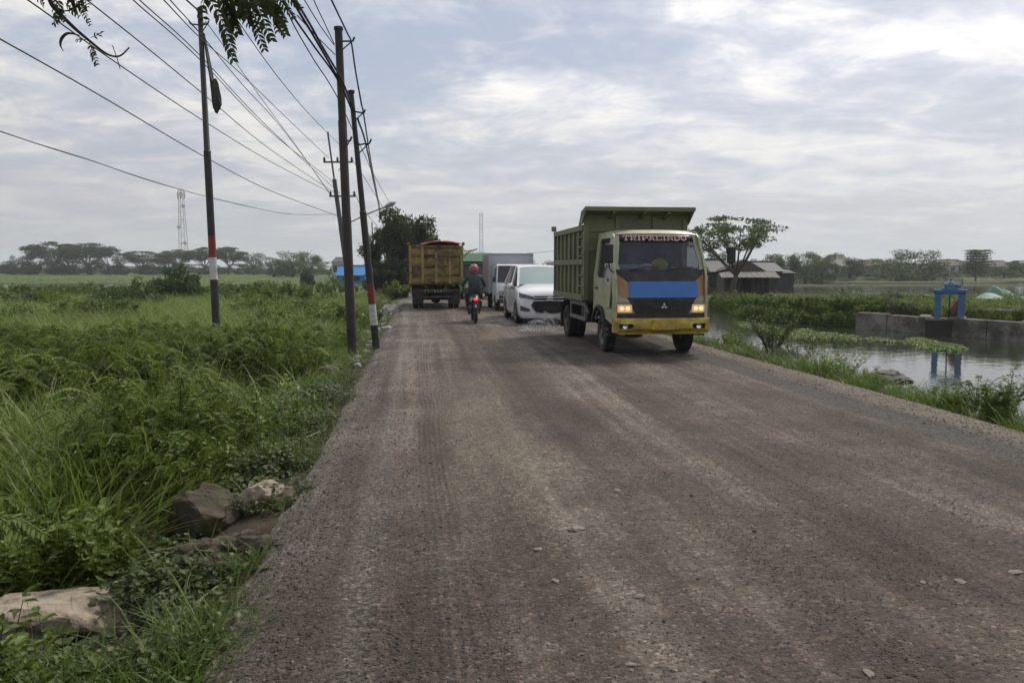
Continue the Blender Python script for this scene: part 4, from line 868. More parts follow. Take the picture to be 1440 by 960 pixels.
# ---- the white people carrier
def people_carrier(loc, rz):
    root = empty('people_carrier', loc, 'white people carrier following right behind the olive tipper', 'car', None, rz)
    wp = mat('white car paint', (.74, .75, .77), .22, var=.015, vs=2, coat=.6)
    # stations: y, then half-section from sill to centre
    def sec(y, w_, zs, zsh, zt):
        return [(w_*.90, y, zs), (w_*.985, y, zs+.10), (w_, y, (zs+zsh)/2), (w_*.985, y, zsh-.08), (w_*.90, y, zsh), (w_*.60, y, zt), (w_*.30, y, zt+.01), (0, y, zt+.015)]
    st = [sec(-.02, .74, .24, .80, .84), sec(.02, .83, .20, .90, .93), sec(.20, .885, .20, .98, 1.02), sec(.60, .91, .20, 1.04, 1.11), sec(1.05, .915, .20, 1.09, 1.19), sec(1.35, .915, .20, 1.11, 1.22), sec(2.2, .92, .20, 1.12, 1.18), sec(3.4, .92, .20, 1.12, 1.16), sec(4.3, .90, .24, 1.12, 1.16), sec(4.62, .84, .34, 1.08, 1.12), sec(4.70, .70, .42, .96, .98)]
    b = MB(); rows = []
    for s_ in st:
        rows.append([(x, y, z) for x, y, z in s_]+[(-x, y, z) for x, y, z in reversed(s_[:-1])])
    nr = len(rows[0]); b.add([p for r in rows for p in r], [(i*nr+k, i*nr+k+1, (i+1)*nr+k+1, (i+1)*nr+k) for i in range(len(rows)-1) for k in range(nr-1)]+[tuple(range(nr)), tuple((len(rows)-1)*nr+k for k in range(nr-1, -1, -1))]+[((i+1)*nr, (i+1)*nr+nr-1, i*nr+nr-1, i*nr) for i in range(len(rows)-1)])
    bo = b.build('body', wp, root, smooth=True, auto=50)
    def nose(x):
        T_ = [(0, -.02), (.70, -.018), (.78, .0), (.83, .03), (.87, .14), (.892, .25), (.93, .7)]
        for (a, b_), (c, d) in zip(T_, T_[1:]):
            if x <= c: return b_+(d-b_)*(x-a)/(c-a)
        return .7
    # greenhouse: roof on pillars, panes between
    def gh(y, z, w_): return (w_, y, z)
    bs = {'a0': (.80, 1.12, 1.13), 'a1': (.66, 1.95, 1.70), 'b0': (.86, 2.20, 1.13), 'b1': (.68, 2.35, 1.76), 'c0': (.87, 3.25, 1.14), 'c1': (.67, 3.25, 1.76), 'd0': (.84, 4.30, 1.15), 'd1': (.62, 4.15, 1.72)}
    g = MB()
    def pt(k, s_): x, y, z = bs[k]; return Vector((x*s_, y, z))
    rf = MB(); rr = [[(-.66+1.32*u/8, y, z+.05*math.sin(PI*u/8)**.6) for u in range(9)] for y, z in ((1.93, 1.70), (2.35, 1.76), (3.25, 1.77), (4.18, 1.72))]
    fl = [p for r in rr for p in r]; rf.add(fl+[(x, y, z-.04) for x, y, z in fl], [(i*9+k, i*9+k+1, (i+1)*9+k+1, (i+1)*9+k) for i in range(3) for k in range(8)]+[(36+i*9+k, 36+(i+1)*9+k, 36+(i+1)*9+k+1, 36+i*9+k+1) for i in range(3) for k in range(8)]+[(k, 36+k, 37+k, k+1) for k in range(8)])
    rf.build('roof', wp, root, smooth=True, auto=60)
    for s_ in (-1, 1):
        pil = MB()
        for k in 'abcd': pil.bar(pt(k+'0', s_), pt(k+'1', s_), .07 if k != 'c' else .05, .05)
        for p_, q_ in (('a1', 'b1'), ('b1', 'c1'), ('c1', 'd1')): pil.bar(pt(p_, s_), pt(q_, s_), .06, .05)
        pil.build('pillar', wp, root)
        for p_, q_ in (('a', 'b'), ('b', 'c'), ('c', 'd')):
            w_ = MB(); o_ = Vector((-.01*s_, 0, 0)); w_.add([pt(p_+'0', s_)+o_, pt(q_+'0', s_)+o_, pt(q_+'1', s_)+o_, pt(p_+'1', s_)+o_], [(0, 1, 2, 3)]); w_.build('side_window', glasst, root)
        for y0 in (2.2, 3.25):
            dd = MB(); dd.b2(s_*.921, s_*.925, y0-.008, y0+.008, .35, 1.08); dd.build('door_gap', black, root)
        for y0 in (2.05, 3.1):
            dd = MB(); dd.b2(s_*.915, s_*.95, y0-.18, y0, .93, .96); dd.build('door_handle', wp, root)
        mr = MB(); mr.blob((s_*1.02, 1.45, 1.14), (.12, .07, .085), 2, .06, 2); mm_ = mr.build('wing_mirror', wp, root, smooth=True)
        mr = MB(); mr.box((s_*.93, 1.42, 1.08), (.14, .07, .04)); mr.build('mirror_foot', black, mm_)
        ar = MB()
        for yc in (.87, 3.62):
            a0 = [(yc+.36*math.cos(a), .36+.37*math.sin(a)) for a in [math.radians(d) for d in range(-20, 201, 20)]]
            ar.poly([a0], lambda y, z: (s_*.924, y, z), lambda y, z: (s_*.60, y, z))
        ar.build('wheel_well', black, root)
        for yc in (.87, 3.62): wheel(root, s_*.82, yc, .345, .215, s_, mat('alloy', (.35, .35, .36), .35, .8), dish=.85)
        # lights
        h = MB(); P0 = lambda x, z, o=0: (s_*x, nose(x)-.025-o, z)
        h.patch(8, 3, lambda u, v: P0(.46+.43*u, .775+.05*u+v*(.07+.075*u), .006)); ho = h.build('headlight', mat('clear lamp', (.30, .32, .36), .12, .6, var=.5, vs=20), root, smooth=True)
        h = MB(); h.patch(5, 3, lambda u, v: P0(.60+.27*u, .42+.15*v*(.45+.55*u)+.02*u, .01)); h.build('fog_lamp', mat('fog bezel', (.06, .06, .07), .4), root, smooth=True)
    def hull(x, z, o=0): return (x, nose(abs(x))-.02-o, z)
    g = MB(); g.patch(12, 3, lambda u, v: hull(-.48+.96*u, .755+.12*v, .0)); g.build('upper_grille', mat('grille black', (.02, .02, .025), .35), root, smooth=True)
    g = MB(); g.poly([[(-.56, .60), (-.48, .72), (.48, .72), (.56, .60), (.42, .40), (.20, .36), (-.20, .36), (-.42, .40)]], lambda x, z: hull(x, z, .025), lambda x, z: hull(x, z, -.02)); g.build('lower_grille', MATS['grille black'], root)
    for z, x_ in ((.735, .50), (.82, .50)):
        g = MB(); g.patch(12, 1, lambda u, v: hull(-x_+2*x_*u, z-.011+.022*v, .035), (0, .02, 0)); g.build('grille_bar', chrome, root, smooth=True)
    e = MB()
    for rx, rz_ in ((.085, .056), (.032, .053)): e.tube([(rx*math.cos(a), -.075, .80+rz_*math.sin(a)) for a in [2*PI*k/20 for k in range(21)]], .009, 6)
    e.tube([(.058*math.cos(a), -.076, .828+.02*math.sin(a)) for a in [2*PI*k/16 for k in range(17)]], .008, 6)
    e.build('emblem', chrome, root)
    g = MB(); g.b2(-.23, .23, -.075, -.062, .45, .56); g.build('number_plate', mat('plate black', (.03, .03, .03), .5), root)
    ws = MB(); ws.patch(10, 5, lambda u, v: ((-1+2*u)*(.80-.14*v), 1.16+.78*v+.12*(abs(-1+2*u)**3)*(1-v*.5)-.02-.07*math.sin(PI*v)*.3, 1.19+.52*v+.03*math.sin(PI*u)*v)); ws.build('windscreen', glass('screen glass', (.40, .50, .49), .08, .10), root, smooth=True)
    bc = MB(); bc.add([(-.84, 4.40, 1.14), (.84, 4.40, 1.14), (.6, 4.17, 1.71), (-.6, 4.17, 1.71)], [(0, 1, 2, 3)]); bc.build('rear_window', glasst, root)
    i_ = MB()
    for x in (-.38, .38): i_.box((x, 2.3, 1.1), (.46, .14, .7)); i_.box((x, 2.3, 1.5), (.24, .1, .16)); i_.box((x, 3.3, 1.15), (.46, .14, .6))
    i_.build('seat', mat('seat beige', (.25, .22, .18), .9), root, bevel=.03)
    return root
people_carrier((1.12, 22.1, -.02), math.radians(7.2))

# ---- small box van and the green truck behind it
def box_truck(label, cat, name, loc, rz, body, boxm, W=1.62, BW=1.82, BH=2.30, CH=1.86, BL=2.5, visor=None, box_top=None, nose=.0):
    root = empty(name, loc, label, cat, None, rz); H = W/2
    prof = [(.05, .35), (0, .45), (.0, .75), (.06, 1.0), (.16, 1.12), (.52, CH-.06), (.70, CH), (1.60, CH), (1.62, .45), (1.30, .35)]
    hole = [(.36, 1.14), (.66, CH-.14), (1.42, CH-.14), (1.42, 1.14)]
    sh = MB(); wv_ = lambda z: H-.09*max(0, (z-1.05))/.8
    for s_ in (-1, 1): sh.poly([prof, hole], lambda y, z: (s_*wv_(z), y, z), lambda y, z: (s_*(wv_(z)-.04), y, z))
    pts = prof[1:8]
    for (y0, z0), (y1, z1) in zip(pts, pts[1:]):
        if abs(z0-1.12) < .01: continue
        sh.patch(8, 1, lambda u, v: ((-1+2*u)*(wv_(z0+(z1-z0)*v)-.002), y0+(y1-y0)*v+.05*abs(-1+2*u)**4, z0+(z1-z0)*v), (0, .03, -.005))
    sh.b2(-H+.05, H-.05, 1.56, 1.6, .45, CH-.03); sh.b2(-H+.05, H-.05, .1, 1.55, .42, .48)
    co = sh.build('cab', body, root, smooth=False, bevel=.02)
    g = MB(); g.patch(8, 2, lambda u, v: ((-1+2*u)*(wv_(1.12+(CH-.18)*.0+(CH-.06-1.12)*v)-.05), .17+.36*v+.05*abs(-1+2*u)**4, 1.13+(CH-.07-1.13)*v)); g.build('windscreen', glasst, co, smooth=True)
    for s_ in (-1, 1):
        g = MB(); g.poly([hole], lambda y, z: (s_*(wv_(z)-.02), y, z)); g.build('side_window', glasst, co)
        g = MB(); g.box((s_*(H+.08), .25, 1.25), (.12, .06, .20)); g.build('wing_mirror', black, co, bevel=.02)
        g = MB(); g.patch(4, 2, lambda u, v: (s_*(.48+.25*u), -.012+.02*u+.02*v, .66+.15*v), (0, .02, 0)); g.build('headlight', mat('clear lamp', (.4, .42, .45), .12, .6), co)
        for yc in (.75, 3.0+BL*.12): wheel(root, s_*(H-.10), yc, .30, .18, s_)
        g = MB(); g.poly([[(.75+.36*math.cos(a), .30+.36*math.sin(a)) for a in [math.radians(d) for d in range(0, 181, 20)]]], lambda y, z: (s_*(H+.004), y, z), lambda y, z: (s_*(H-.25), y, z)); g.build('wheel_arch', black, co)
    g = MB(); g.b2(-H+.10, H-.10, -.02, .0, .50, .62); g.b2(-.35, .35, -.02, 0, .78, .86); g.build('grille', black, co)
    g = MB(); g.b2(-H, H, -.05, .06, .32, .47); g.build('bumper', black, root, bevel=.02)
    ch = MB(); ch.b2(-.4, -.3, 1.4, 1.8+BL, .42, .55); ch.b2(.3, .4, 1.4, 1.8+BL, .42, .55); ch.tube([(-H+.1, 3+BL*.12, .3), (H-.1, 3+BL*.12, .3)], .05, 8); ch.build('chassis', steel, root)
    y0, y1, B = 1.72, 1.72+BL, BW/2
    t = MB(); t.b2(-B, B, y0, y1, .66, BH); bo = t.build('cargo_box', boxm, root, bevel=.01)
    for x in (-B, B):
        for y in (y0, y1): r = MB(); r.b2(x-.03, x+.03, y-.03, y+.03, .64, BH+.01); r.build('corner_post', boxm, bo)
    for y in (y0-.01, y1+.01): r = MB(); r.b2(-B, B, y-.02, y+.02, BH-.06, BH+.014); r.build('top_rail', mat('rail grey', (.30, .32, .36), .5), bo)
    for k in range(1, 6):
        for s_ in (-1, 1): r = MB(); r.b2(s_*B, s_*(B+.012), y0+BL*k/6-.02, y0+BL*k/6+.02, .68, BH-.04); r.build('side_rib', boxm, bo)
    if visor:
        v = MB(); v.patch(8, 2, lambda u, w_: ((-1+2*u)*(H-.02), .45-.16*w_, CH-.02+.10*w_), (0, 0, -.03)); v.build('sun_visor', visor, co)
        v = MB(); v.patch(8, 2, lambda u, w_: ((-1+2*u)*H*.95, .75+.8*w_, CH+.03+.52*w_), (0, .02, -.05)); v.build('wind_deflector', visor, co)
    return root
whitev = mat('white van paint', (.62, .64, .68), .35, var=.03, dirt=(.40, .40, .38), ds=2)
box_truck('small white box van behind the white people carrier', 'van', 'box_van', (.20, 29.4, -.02), math.radians(8), whitev, mat('aluminium box sheet', (.42, .44, .47), .45, .2, var=.08, vs=2))
box_truck('green lorry with a dark windscreen, half hidden behind the motorcyclist', 'truck', 'box_truck', (-1.85, 40.5, -.02), math.radians(8.5), mat('green truck paint', (.05, .26, .06), .4), mat('grey green box paint', (.22, .27, .22), .6), W=1.9, BW=2.0, BH=2.42, CH=2.0, BL=3.4, visor=mat('green deflector', (.05, .14, .065), .5))

# ---- motorcyclists
def skin(name, verts, edges, radii, m_, parent, sub=2):
    me = bpy.data.meshes.new(name); me.from_pydata(verts, edges, []); me.materials.append(m_)
    o = bpy.data.objects.new(name, me); col.objects.link(o)
    if parent is not None: o.parent = parent
    s = o.modifiers.new('skin', 'SKIN'); s.use_smooth_shade = True
    for i, r in enumerate(radii):
        r = r if isinstance(r, tuple) else (r, r); me.skin_vertices[0].data[i].radius = r
    me.skin_vertices[0].data[0].use_root = True
    d = o.modifiers.new('sub', 'SUBSURF'); d.levels = sub; d.render_levels = sub
    return o
def motorcycle(loc, rz, label, body, lit):
    root = empty('motorcycle', loc, label, 'motorcycle', None, rz)   # forward is -y
    for y, n_ in ((-.62, 'front'), (.62, 'rear')):
        t = MB(); t.lathe([(-.045, .22), (-.05, .26), (-.03, .295), (0, .30), (.03, .295), (.05, .26), (.045, .22), (-.045, .22)], 'x', (0, 0, 0), 24)
        wo_ = t.build('wheel', rubber, root, smooth=True); wo_.location = (0, y, .30)
        r = MB(); r.lathe([(-.03, .22), (-.03, .20), (.03, .20), (.03, .22)], 'x', (0, 0, 0), 24); r.lathe([(-.06, .04), (.06, .04)], 'x', n=10)
        for k in range(5): a = 2*PI*k/5; r.bar((0, .03*math.cos(a), .03*math.sin(a)), (0, .21*math.cos(a), .21*math.sin(a)), .025, .03)
        r.build('rim', rimgrey, wo_)
    b = MB(); b.blob((0, .30, .72), (.16, .46, .15), 1, .05, 3); b.blob((0, -.05, .42), (.15, .26, .13), 2, .05, 2); b.blob((0, -.50, .72), (.20, .14, .30), 3, .05, 2); b.build('fairing', body, root, smooth=True)
    b = MB(); b.blob((0, .22, .82), (.14, .40, .06), 4, .03, 2); b.build('seat', mat('black vinyl', (.02, .02, .02), .5), root, smooth=True)
    b = MB(); b.poly([[(.45, .62), (.80, .66), (.96, .46), (.92, .44), (.74, .58), (.45, .56)]], lambda y, z: (-.07, y, z), lambda y, z: (.07, y, z)); b.build('rear_fender', black, root, bevel=.01)
    b = MB(); b.blob((0, .78, .74), (.07, .05, .045), 5, .04, 2); b.build('tail_light', emis('tail light lit', (1, .03, .05), 1.6, (.6, .02, .02)) if lit else mat('tail lamp red', (.14, .02, .015), .4), root, smooth=True)
    for s_ in (-1, 1):
        b = MB(); b.blob((s_*.16, .74, .70), (.04, .05, .03), 5, .04, 2); b.build('indicator', mat('indicator amber', (.4, .1, .03), .4), root, smooth=True)
        b = MB(); b.tube([(0, -.45, 1.0), (s_*.2, -.40, 1.05), (s_*.34, -.30, 1.03)], .016, 8); b.build('handlebar', black, root)
        b = MB(); b.tube([(s_*.22, -.40, 1.05), (s_*.30, -.42, 1.20)], .007, 6); b.blob((s_*.31, -.42, 1.24), (.06, .015, .04), 6, .02, 2); b.build('mirror', black, root, smooth=True)
        b = MB(); b.tube([(s_*.10, .70, .66), (s_*.11, .62, .30)], .025, 8); b.build('shock_absorber', steel, root)
    b = MB(); b.tube([(.16, -.05, .28), (.17, .3, .30), (.19, .72, .42)], [.025, .045, .05], 10); b.build('exhaust', steel, root)
    b = MB(); b.box((0, .90, .54), (.19, .012, .14), Matrix.Rotation(.25, 3, 'X')); pl = b.build('number_plate', mat('plate black', (.03, .03, .03), .5), root)
    b = MB(); b.box((.01, .908, .545), (.05, .006, .06), Matrix.Rotation(.25, 3, 'X')); b.build('plate_mark', mat('plate white', (.7, .7, .7), .5), pl)
    return root
def rider(loc, rz, label, jacket, trousers, helmet):
    root = empty('person', loc, label, 'person', None, rz)
    # seated, leaning a little forward, hands on the bars
    V = []; E_ = []; R_ = []
    def ch(start, pts):
        p = start
        for (x, y, z, r) in pts:
            V.append((x, y, z)); R_.append(r); i = len(V)-1
            if p is not None: E_.append((p, i))
            p = i
        return p
    pel = ch(None, [(0, .20, .92, (.19, .14))])
    sp = ch(pel, [(0, .17, 1.08, (.19, .13)), (0, .12, 1.24, (.215, .14)), (0, .07, 1.36, (.20, .11)), (0, .04, 1.43, (.075, .075)), (0, .02, 1.50, (.055, .06))])
    shi = pel+3
    for s_ in (-1, 1):
        ch(shi, [(s_*.19, .06, 1.37, .075), (s_*.27, .05, 1.26, .062), (s_*.34, .0, 1.12, .052), (s_*.345, -.12, 1.07, .045), (s_*.31, -.26, 1.06, .034)])
        ch(pel, [(s_*.12, .10, .88, .105), (s_*.20, -.10, .84, .088), (s_*.22, -.24, .80, .070), (s_*.21, -.18, .60, .058), (s_*.20, -.10, .40, .048), (s_*.20, -.10, .34, .045)])
    skin('body', V, E_, R_, jacket, root)
    h = MB(); h.blob((0, .0, 1.585), (.115, .13, .135), 1, .02, 3); h.build('head', mat('skin', (.30, .17, .11), .6), root, smooth=True)
    hm = MB(); hm.blob((0, .02, 1.62), (.148, .168, .150), 2, .02, 3, flat=-.095); hm.tube([(0, -.15, 1.64), (0, -.20, 1.60)], .05, 8); hm.build('helmet', helmet, root, smooth=True)
    b = MB(); b.lathe([(1.545, .150), (1.56, .153), (1.575, .151)], 'z', (0, .02, 0), 20); b.build('helmet_rim', mat('helmet trim', (.25, .08, .08), .5), root)
    for s_ in (-1, 1):
        hd = MB(); hd.blob((s_*.315, -.29, 1.055), (.040, .042, .022), 3, .05, 2)
        for k in range(4):
            x = s_*(.285+.019*k); hd.tube([(x, -.315, 1.06), (x, -.345, 1.045), (x, -.335, 1.02), (x, -.315, 1.015)], [.009, .0088, .008, .007], 6)
        hd.tube([(s_*.28, -.28, 1.05), (s_*.265, -.30, 1.03), (s_*.27, -.32, 1.018)], [.010, .009, .008], 6)
        hd.build('hand', MATS['skin'], root, smooth=True)
        lg = skin('trouser_leg', [(s_*.13, .08, .885), (s_*.20, -.10, .845), (s_*.22, -.25, .80), (s_*.21, -.18, .60), (s_*.20, -.10, .42)], [(0, 1), (1, 2), (2, 3), (3, 4)], [.115, .098, .080, .068, .066], trousers, root)
        ft = MB(); ft.blob((s_*.20, -.17, .31), (.048, .13, .042), 3, .05, 2, flat=-.03); ft.build('shoe', black, root, smooth=True)
    return root
bx, by = -1.20, 23.4
darkj = mat('dark teal jacket', (.035, .05, .06), .8, var=.3, vs=9)
motorcycle((bx, by, -.01), math.radians(187), 'dark scooter with its tail light glowing, behind the yellow tipper', mat('black bike paint', (.03, .03, .035), .3), True)
rider((bx, by, .04), math.radians(187), 'person in a dark jacket and pinkish red helmet riding the scooter', darkj, mat('dark trousers', (.02, .02, .025), .9), mat('pinkish red helmet', (.36, .085, .10), .35))
p2 = gp(568, 406, 0); x2, y2 = to_xy(58, -.35)
motorcycle((x2, y2, 0), math.radians(8), 'distant motorcycle coming round the trees on the left edge of the road', mat('red bike paint', (.25, .03, .03), .3), False)
rider((x2, y2, .04), math.radians(8), 'person in a pale red top riding the distant motorcycle', mat('pale red shirt', (.45, .16, .14), .8), MATS['dark trousers'], mat('white helmet', (.6, .6, .6), .4))
# spray thrown up behind the tipper's rear wheel
rg = random.Random(4); sp_ = MB()
def drop(x, y, z, r):
    a = Vector((rg.gauss(0, 1), rg.gauss(0, 1), rg.gauss(0, 1))).normalized()*r*1.5; b = a.orthogonal().normalized()*r*.7; c = a.cross(b).normalized()*r*.7; p = Vector((x, y, z))
    sp_.add([p+a, p-a, p+b, p-b, p+c, p-c], [(0, 2, 4), (0, 4, 3), (0, 3, 5), (0, 5, 2), (1, 4, 2), (1, 3, 4), (1, 5, 3), (1, 2, 5)])
for k in range(12):
    a = rg.random(); y = 19.6+rg.gauss(0, .25); x0 = 1.25-.1*rg.random(); x1 = x0-.25-.75*a; zt = .62*(1-.75*a)*rg.uniform(.6, 1.05)
    P_ = [Vector((x0+(x1-x0)*q, y+q*rg.uniform(-.05, .2), .06+zt*(1-(1-q)**2)*(1 if q < .6 else 1-(q-.6)**2*2.2))) for q in (0, .2, .4, .6, .8, 1)]
    P_ = spline(P_, 3); st0 = rg.randrange(1, 6); sp_.tube(P_[st0:], [.0015+.0025*rg.random()*math.sin(PI*(i+1)/len(P_)) for i in range(len(P_)-st0)], 4)
for k in range(1700):
    a = rg.random()**.8; x = 1.28-1.05*a+rg.gauss(0, .07); z = .02+(.55*(1-.8*a))*rg.random()**1.8; drop(x, 19.6+rg.gauss(0, .3), z, rg.uniform(.003, .009))
spm = mat('spray water', (.86, .87, .88), .15, var=.05)
tag(sp_.build('water_spray', spm, fix=False), 'white water spray thrown up beside the rear wheel of the olive tipper', 'spray', kind='stuff')
# ---------------------------------------------------------------- trees
bark = mat('tree bark', (.075, .062, .05), .9, var=.3, vs=8, bump=.5, bs=20)
LEAF = [leafmat('dark tree leaves', (.012, .022, .009), (.024, .040, .014), (.045, .066, .022), patch_scale=.5), leafmat('mid tree leaves', (.03, .05, .018), (.055, .085, .028), (.09, .12, .04), patch_scale=.4), leafmat('pale tree leaves', (.055, .08, .03), (.085, .12, .045), (.13, .16, .06), patch_scale=.4)]
def leafquad(m, p, s, rg, up=.3):
    d = Vector((rg.gauss(0, 1), rg.gauss(0, 1), rg.gauss(0, .7)+up)).normalized(); u = d.orthogonal().normalized(); a = rg.uniform(0, 6.28); v = d.cross(u); u, v = u*math.cos(a)+v*math.sin(a), v*math.cos(a)-u*math.sin(a)
    L_ = s*rg.uniform(.7, 1.3); W_ = L_*.45; n = len(m.v)
    m.v += [tuple(p-u*L_*.5), tuple(p+v*W_*.5+d*L_*.06), tuple(p+u*L_*.5), tuple(p-v*W_*.5+d*L_*.06)]; m.f.append((n, n+1, n+2, n+3))
def tree_meshes(style, h, w_, seed, nleaf, ls):
    # returns (trunk MB, crown MB) with base at the origin
    rg = random.Random(seed); tk = MB(); cr = MB(); cl = []
    if style == 'umbrella':
        fork = h*.26; r0 = h*.028; nl = 9
        tk.tube(spline([(0, 0, -.3), (h*.02*rg.uniform(-1, 1), 0, fork*.5), (h*.03, 0, fork)], 4), [r0*1.3-.3*r0*k/8 for k in range(9)], 9)
        for k in range(nl):
            a = 2*PI*k/nl+rg.uniform(-.3, .3); rr = w_*.5*rg.uniform(.45, .95); e = Vector((math.cos(a)*rr, math.sin(a)*rr, h*(.93-.20*(rr/(w_*.5))**2)))
            s0 = Vector((h*.03, 0, fork)); mid = s0.lerp(e, .5)+Vector((0, 0, -h*.03))+Vector((rg.uniform(-1, 1), rg.uniform(-1, 1), 0))*h*.02; pts = spline([s0, mid, e], 5); tk.tube(pts, [r0*.55*(1-.8*i/10) for i in range(11)], 6)
            for q in range(4):
                p = pts[5+q]; e2 = p+Vector((math.cos(a+rg.uniform(-1.2, 1.2)), math.sin(a+rg.uniform(-1.2, 1.2)), .55))*w_*.16; tk.tube([p, e2], [r0*.2, r0*.08], 5); cl.append((e2, w_*.11, h*.035))
            cl.append((e, w_*(.13 if seed < 100 else .10), h*(.045 if seed < 100 else .03)))
        for k in range(16):
            a = rg.uniform(0, 6.28); rr = w_*.5*rg.random()**.5; cl.append((Vector((math.cos(a)*rr, math.sin(a)*rr, h*(.95-.20*(rr/(w_*.5))**2))), w_*(.10 if seed < 100 else .085), h*(.035 if seed < 100 else .018)))
    elif style == 'round':
        fork = h*.3; r0 = h*.03
        tk.tube(spline([(0, 0, -.3), (rg.uniform(-.1, .1), 0, fork*.6), (0, .1, fork*1.3)], 4), [r0*1.3-.5*r0*k/8 for k in range(9)], 8)
        n_ = 26
        for k in range(n_):
            a = rg.uniform(0, 6.28); ph = rg.uniform(-.5, 1.0); q = rg.uniform(.45, 1.0); rr = w_*.5*q*math.cos(ph*.9); c = Vector((math.cos(a)*rr, math.sin(a)*rr, h*.60+h*.36*math.sin(ph*1.5)*q)); cl.append((c, w_*rg.uniform(.10, .19), h*rg.uniform(.06, .12)))
            if k % 3 == 0: tk.tube(spline([(0, .05, fork), (c.x*.5, c.y*.5, fork+(c.z-fork)*.6), tuple(c)], 4), [r0*.5*(1-.8*i/8) for i in range(9)], 5)
    elif style == 'layer':                     # flat tiers with sky between them
        r0 = h*.022; tk.tube(spline([(0, 0, -.3), (.1, 0, h*.5), (0, 0, h*.96)], 4), [r0*1.2*(1-.85*i/8) for i in range(9)], 8)
        for k in range(9):
            z = h*(.30+.075*k); rad = w_*.5*(1-.062*k)*rg.uniform(.75, 1.05)
            for q in range(6):
                a = q*PI/3+rg.uniform(-.5, .5)+k; r2 = rad*rg.uniform(.6, 1.15); e = Vector((math.cos(a)*r2, math.sin(a)*r2, z+h*rg.uniform(-.02, .06))); tk.tube([(0, 0, z-h*.04), tuple(e)], [r0*.3, r0*.08], 5)
                for f_ in (.45, .75, 1.0): cl.append((Vector((e.x*f_, e.y*f_, z+h*.03*f_)), w_*.11, h*.026))
    else:                                      # 'scrub': loose dense mass down to the ground
        r0 = h*.03; small = 150 < seed < 190
        if small:
            for k in range(60): a = rg.uniform(0, 6.28); rr = w_*.5*rg.random()**.55; cl.append((Vector((math.cos(a)*rr, math.sin(a)*rr, h*rg.uniform(.05, .95)*(1-.5*(rr/(w_*.5))**2))), w_*rg.uniform(.08, .16), h*rg.uniform(.06, .14)))
        for k in range(26):
            a = rg.uniform(0, 6.28); rr = w_*.5*rg.random()**.6; z = h*rg.uniform(.12, .92)*(1-.35*(rr/(w_*.5))**2); cl.append((Vector((math.cos(a)*rr, math.sin(a)*rr, z)), w_*rg.uniform(.08, .15), h*rg.uniform(.07, .13)))
        for k in range(5):
            a = rg.uniform(0, 6.28); tk.tube(spline([(0, 0, -.2), (math.cos(a)*w_*.1, math.sin(a)*w_*.1, h*.4), (math.cos(a)*w_*.28, math.sin(a)*w_*.28, h*.82)], 4), [r0*(1-.8*i/8) for i in range(9)], 5)
    if style == 'umbrella' and seed < 100:       # dense lower foliage of the far rain trees
        for k in range(16):
            a = rg.uniform(0, 6.28); rr = w_*.42*rg.random()**.5; cl.append((Vector((math.cos(a)*rr, math.sin(a)*rr, h*rg.uniform(.50, .80))), w_*.12, h*.07))
    if style == 'round':
        for k in range(14):
            a = rg.uniform(0, 6.28); rr = w_*.44*rg.random()**.5; cl.append((Vector((math.cos(a)*rr, math.sin(a)*rr, h*rg.uniform(.10, .40))), w_*.15, h*.10))
    wt = [c[1]*c[1]*c[2] for c in cl]; tot = sum(wt)
    for (c, rx, rz_), ww in zip(cl, wt):
        for k in range(max(6, int(nleaf*(.5*ww/tot+.5/len(cl))))):
            while True:
                p = Vector((rg.uniform(-1, 1), rg.uniform(-1, 1), rg.uniform(-1, 1)))
                if .15 < p.length < 1: break
            p = p.normalized()*p.length**.5*(1+.6*rg.random()*(rg.random() < .3)); leafquad(cr, c+Vector((p.x*rx, p.y*rx, p.z*rz_)), ls, rg)
    return tk, cr
TPL = {}
def tree(label, px, ybase, ytop, wpx, D, style, variant, leaf, nleaf=3000, group=None, name='tree', zb=None, ls=None, cat='tree'):
    b = dp(px, ybase, D); h = dp(px, ytop, D).z-(ground_z(b.x, D) if zb is None else zb); z0 = ground_z(b.x, D) if zb is None else zb; w_ = wpx*D/F
    key = (style, variant, leaf)
    root = empty(name, (b.x, D, z0), label, cat, group, variant*1.3+px*.01)
    if key not in TPL:
        tk, cr = tree_meshes(style, 10.0, 10.0 if style != 'round' else 9, variant*17+len(style), nleaf, ls or .42)
        TPL[key] = (tk.mesh('trunk', bark, True), cr.mesh('crown', LEAF[leaf]))
    for nm, me in zip(('trunk', 'crown'), TPL[key]):
        o = bpy.data.objects.new(nm, me); col.objects.link(o); o.parent = root
        if nm == 'crown': o['kind'] = 'stuff' if False else 'part'; del o['kind']
        s_ = w_/(10.0 if style != 'round' else 9); o.scale = (s_, s_, h/10.0)
    return root
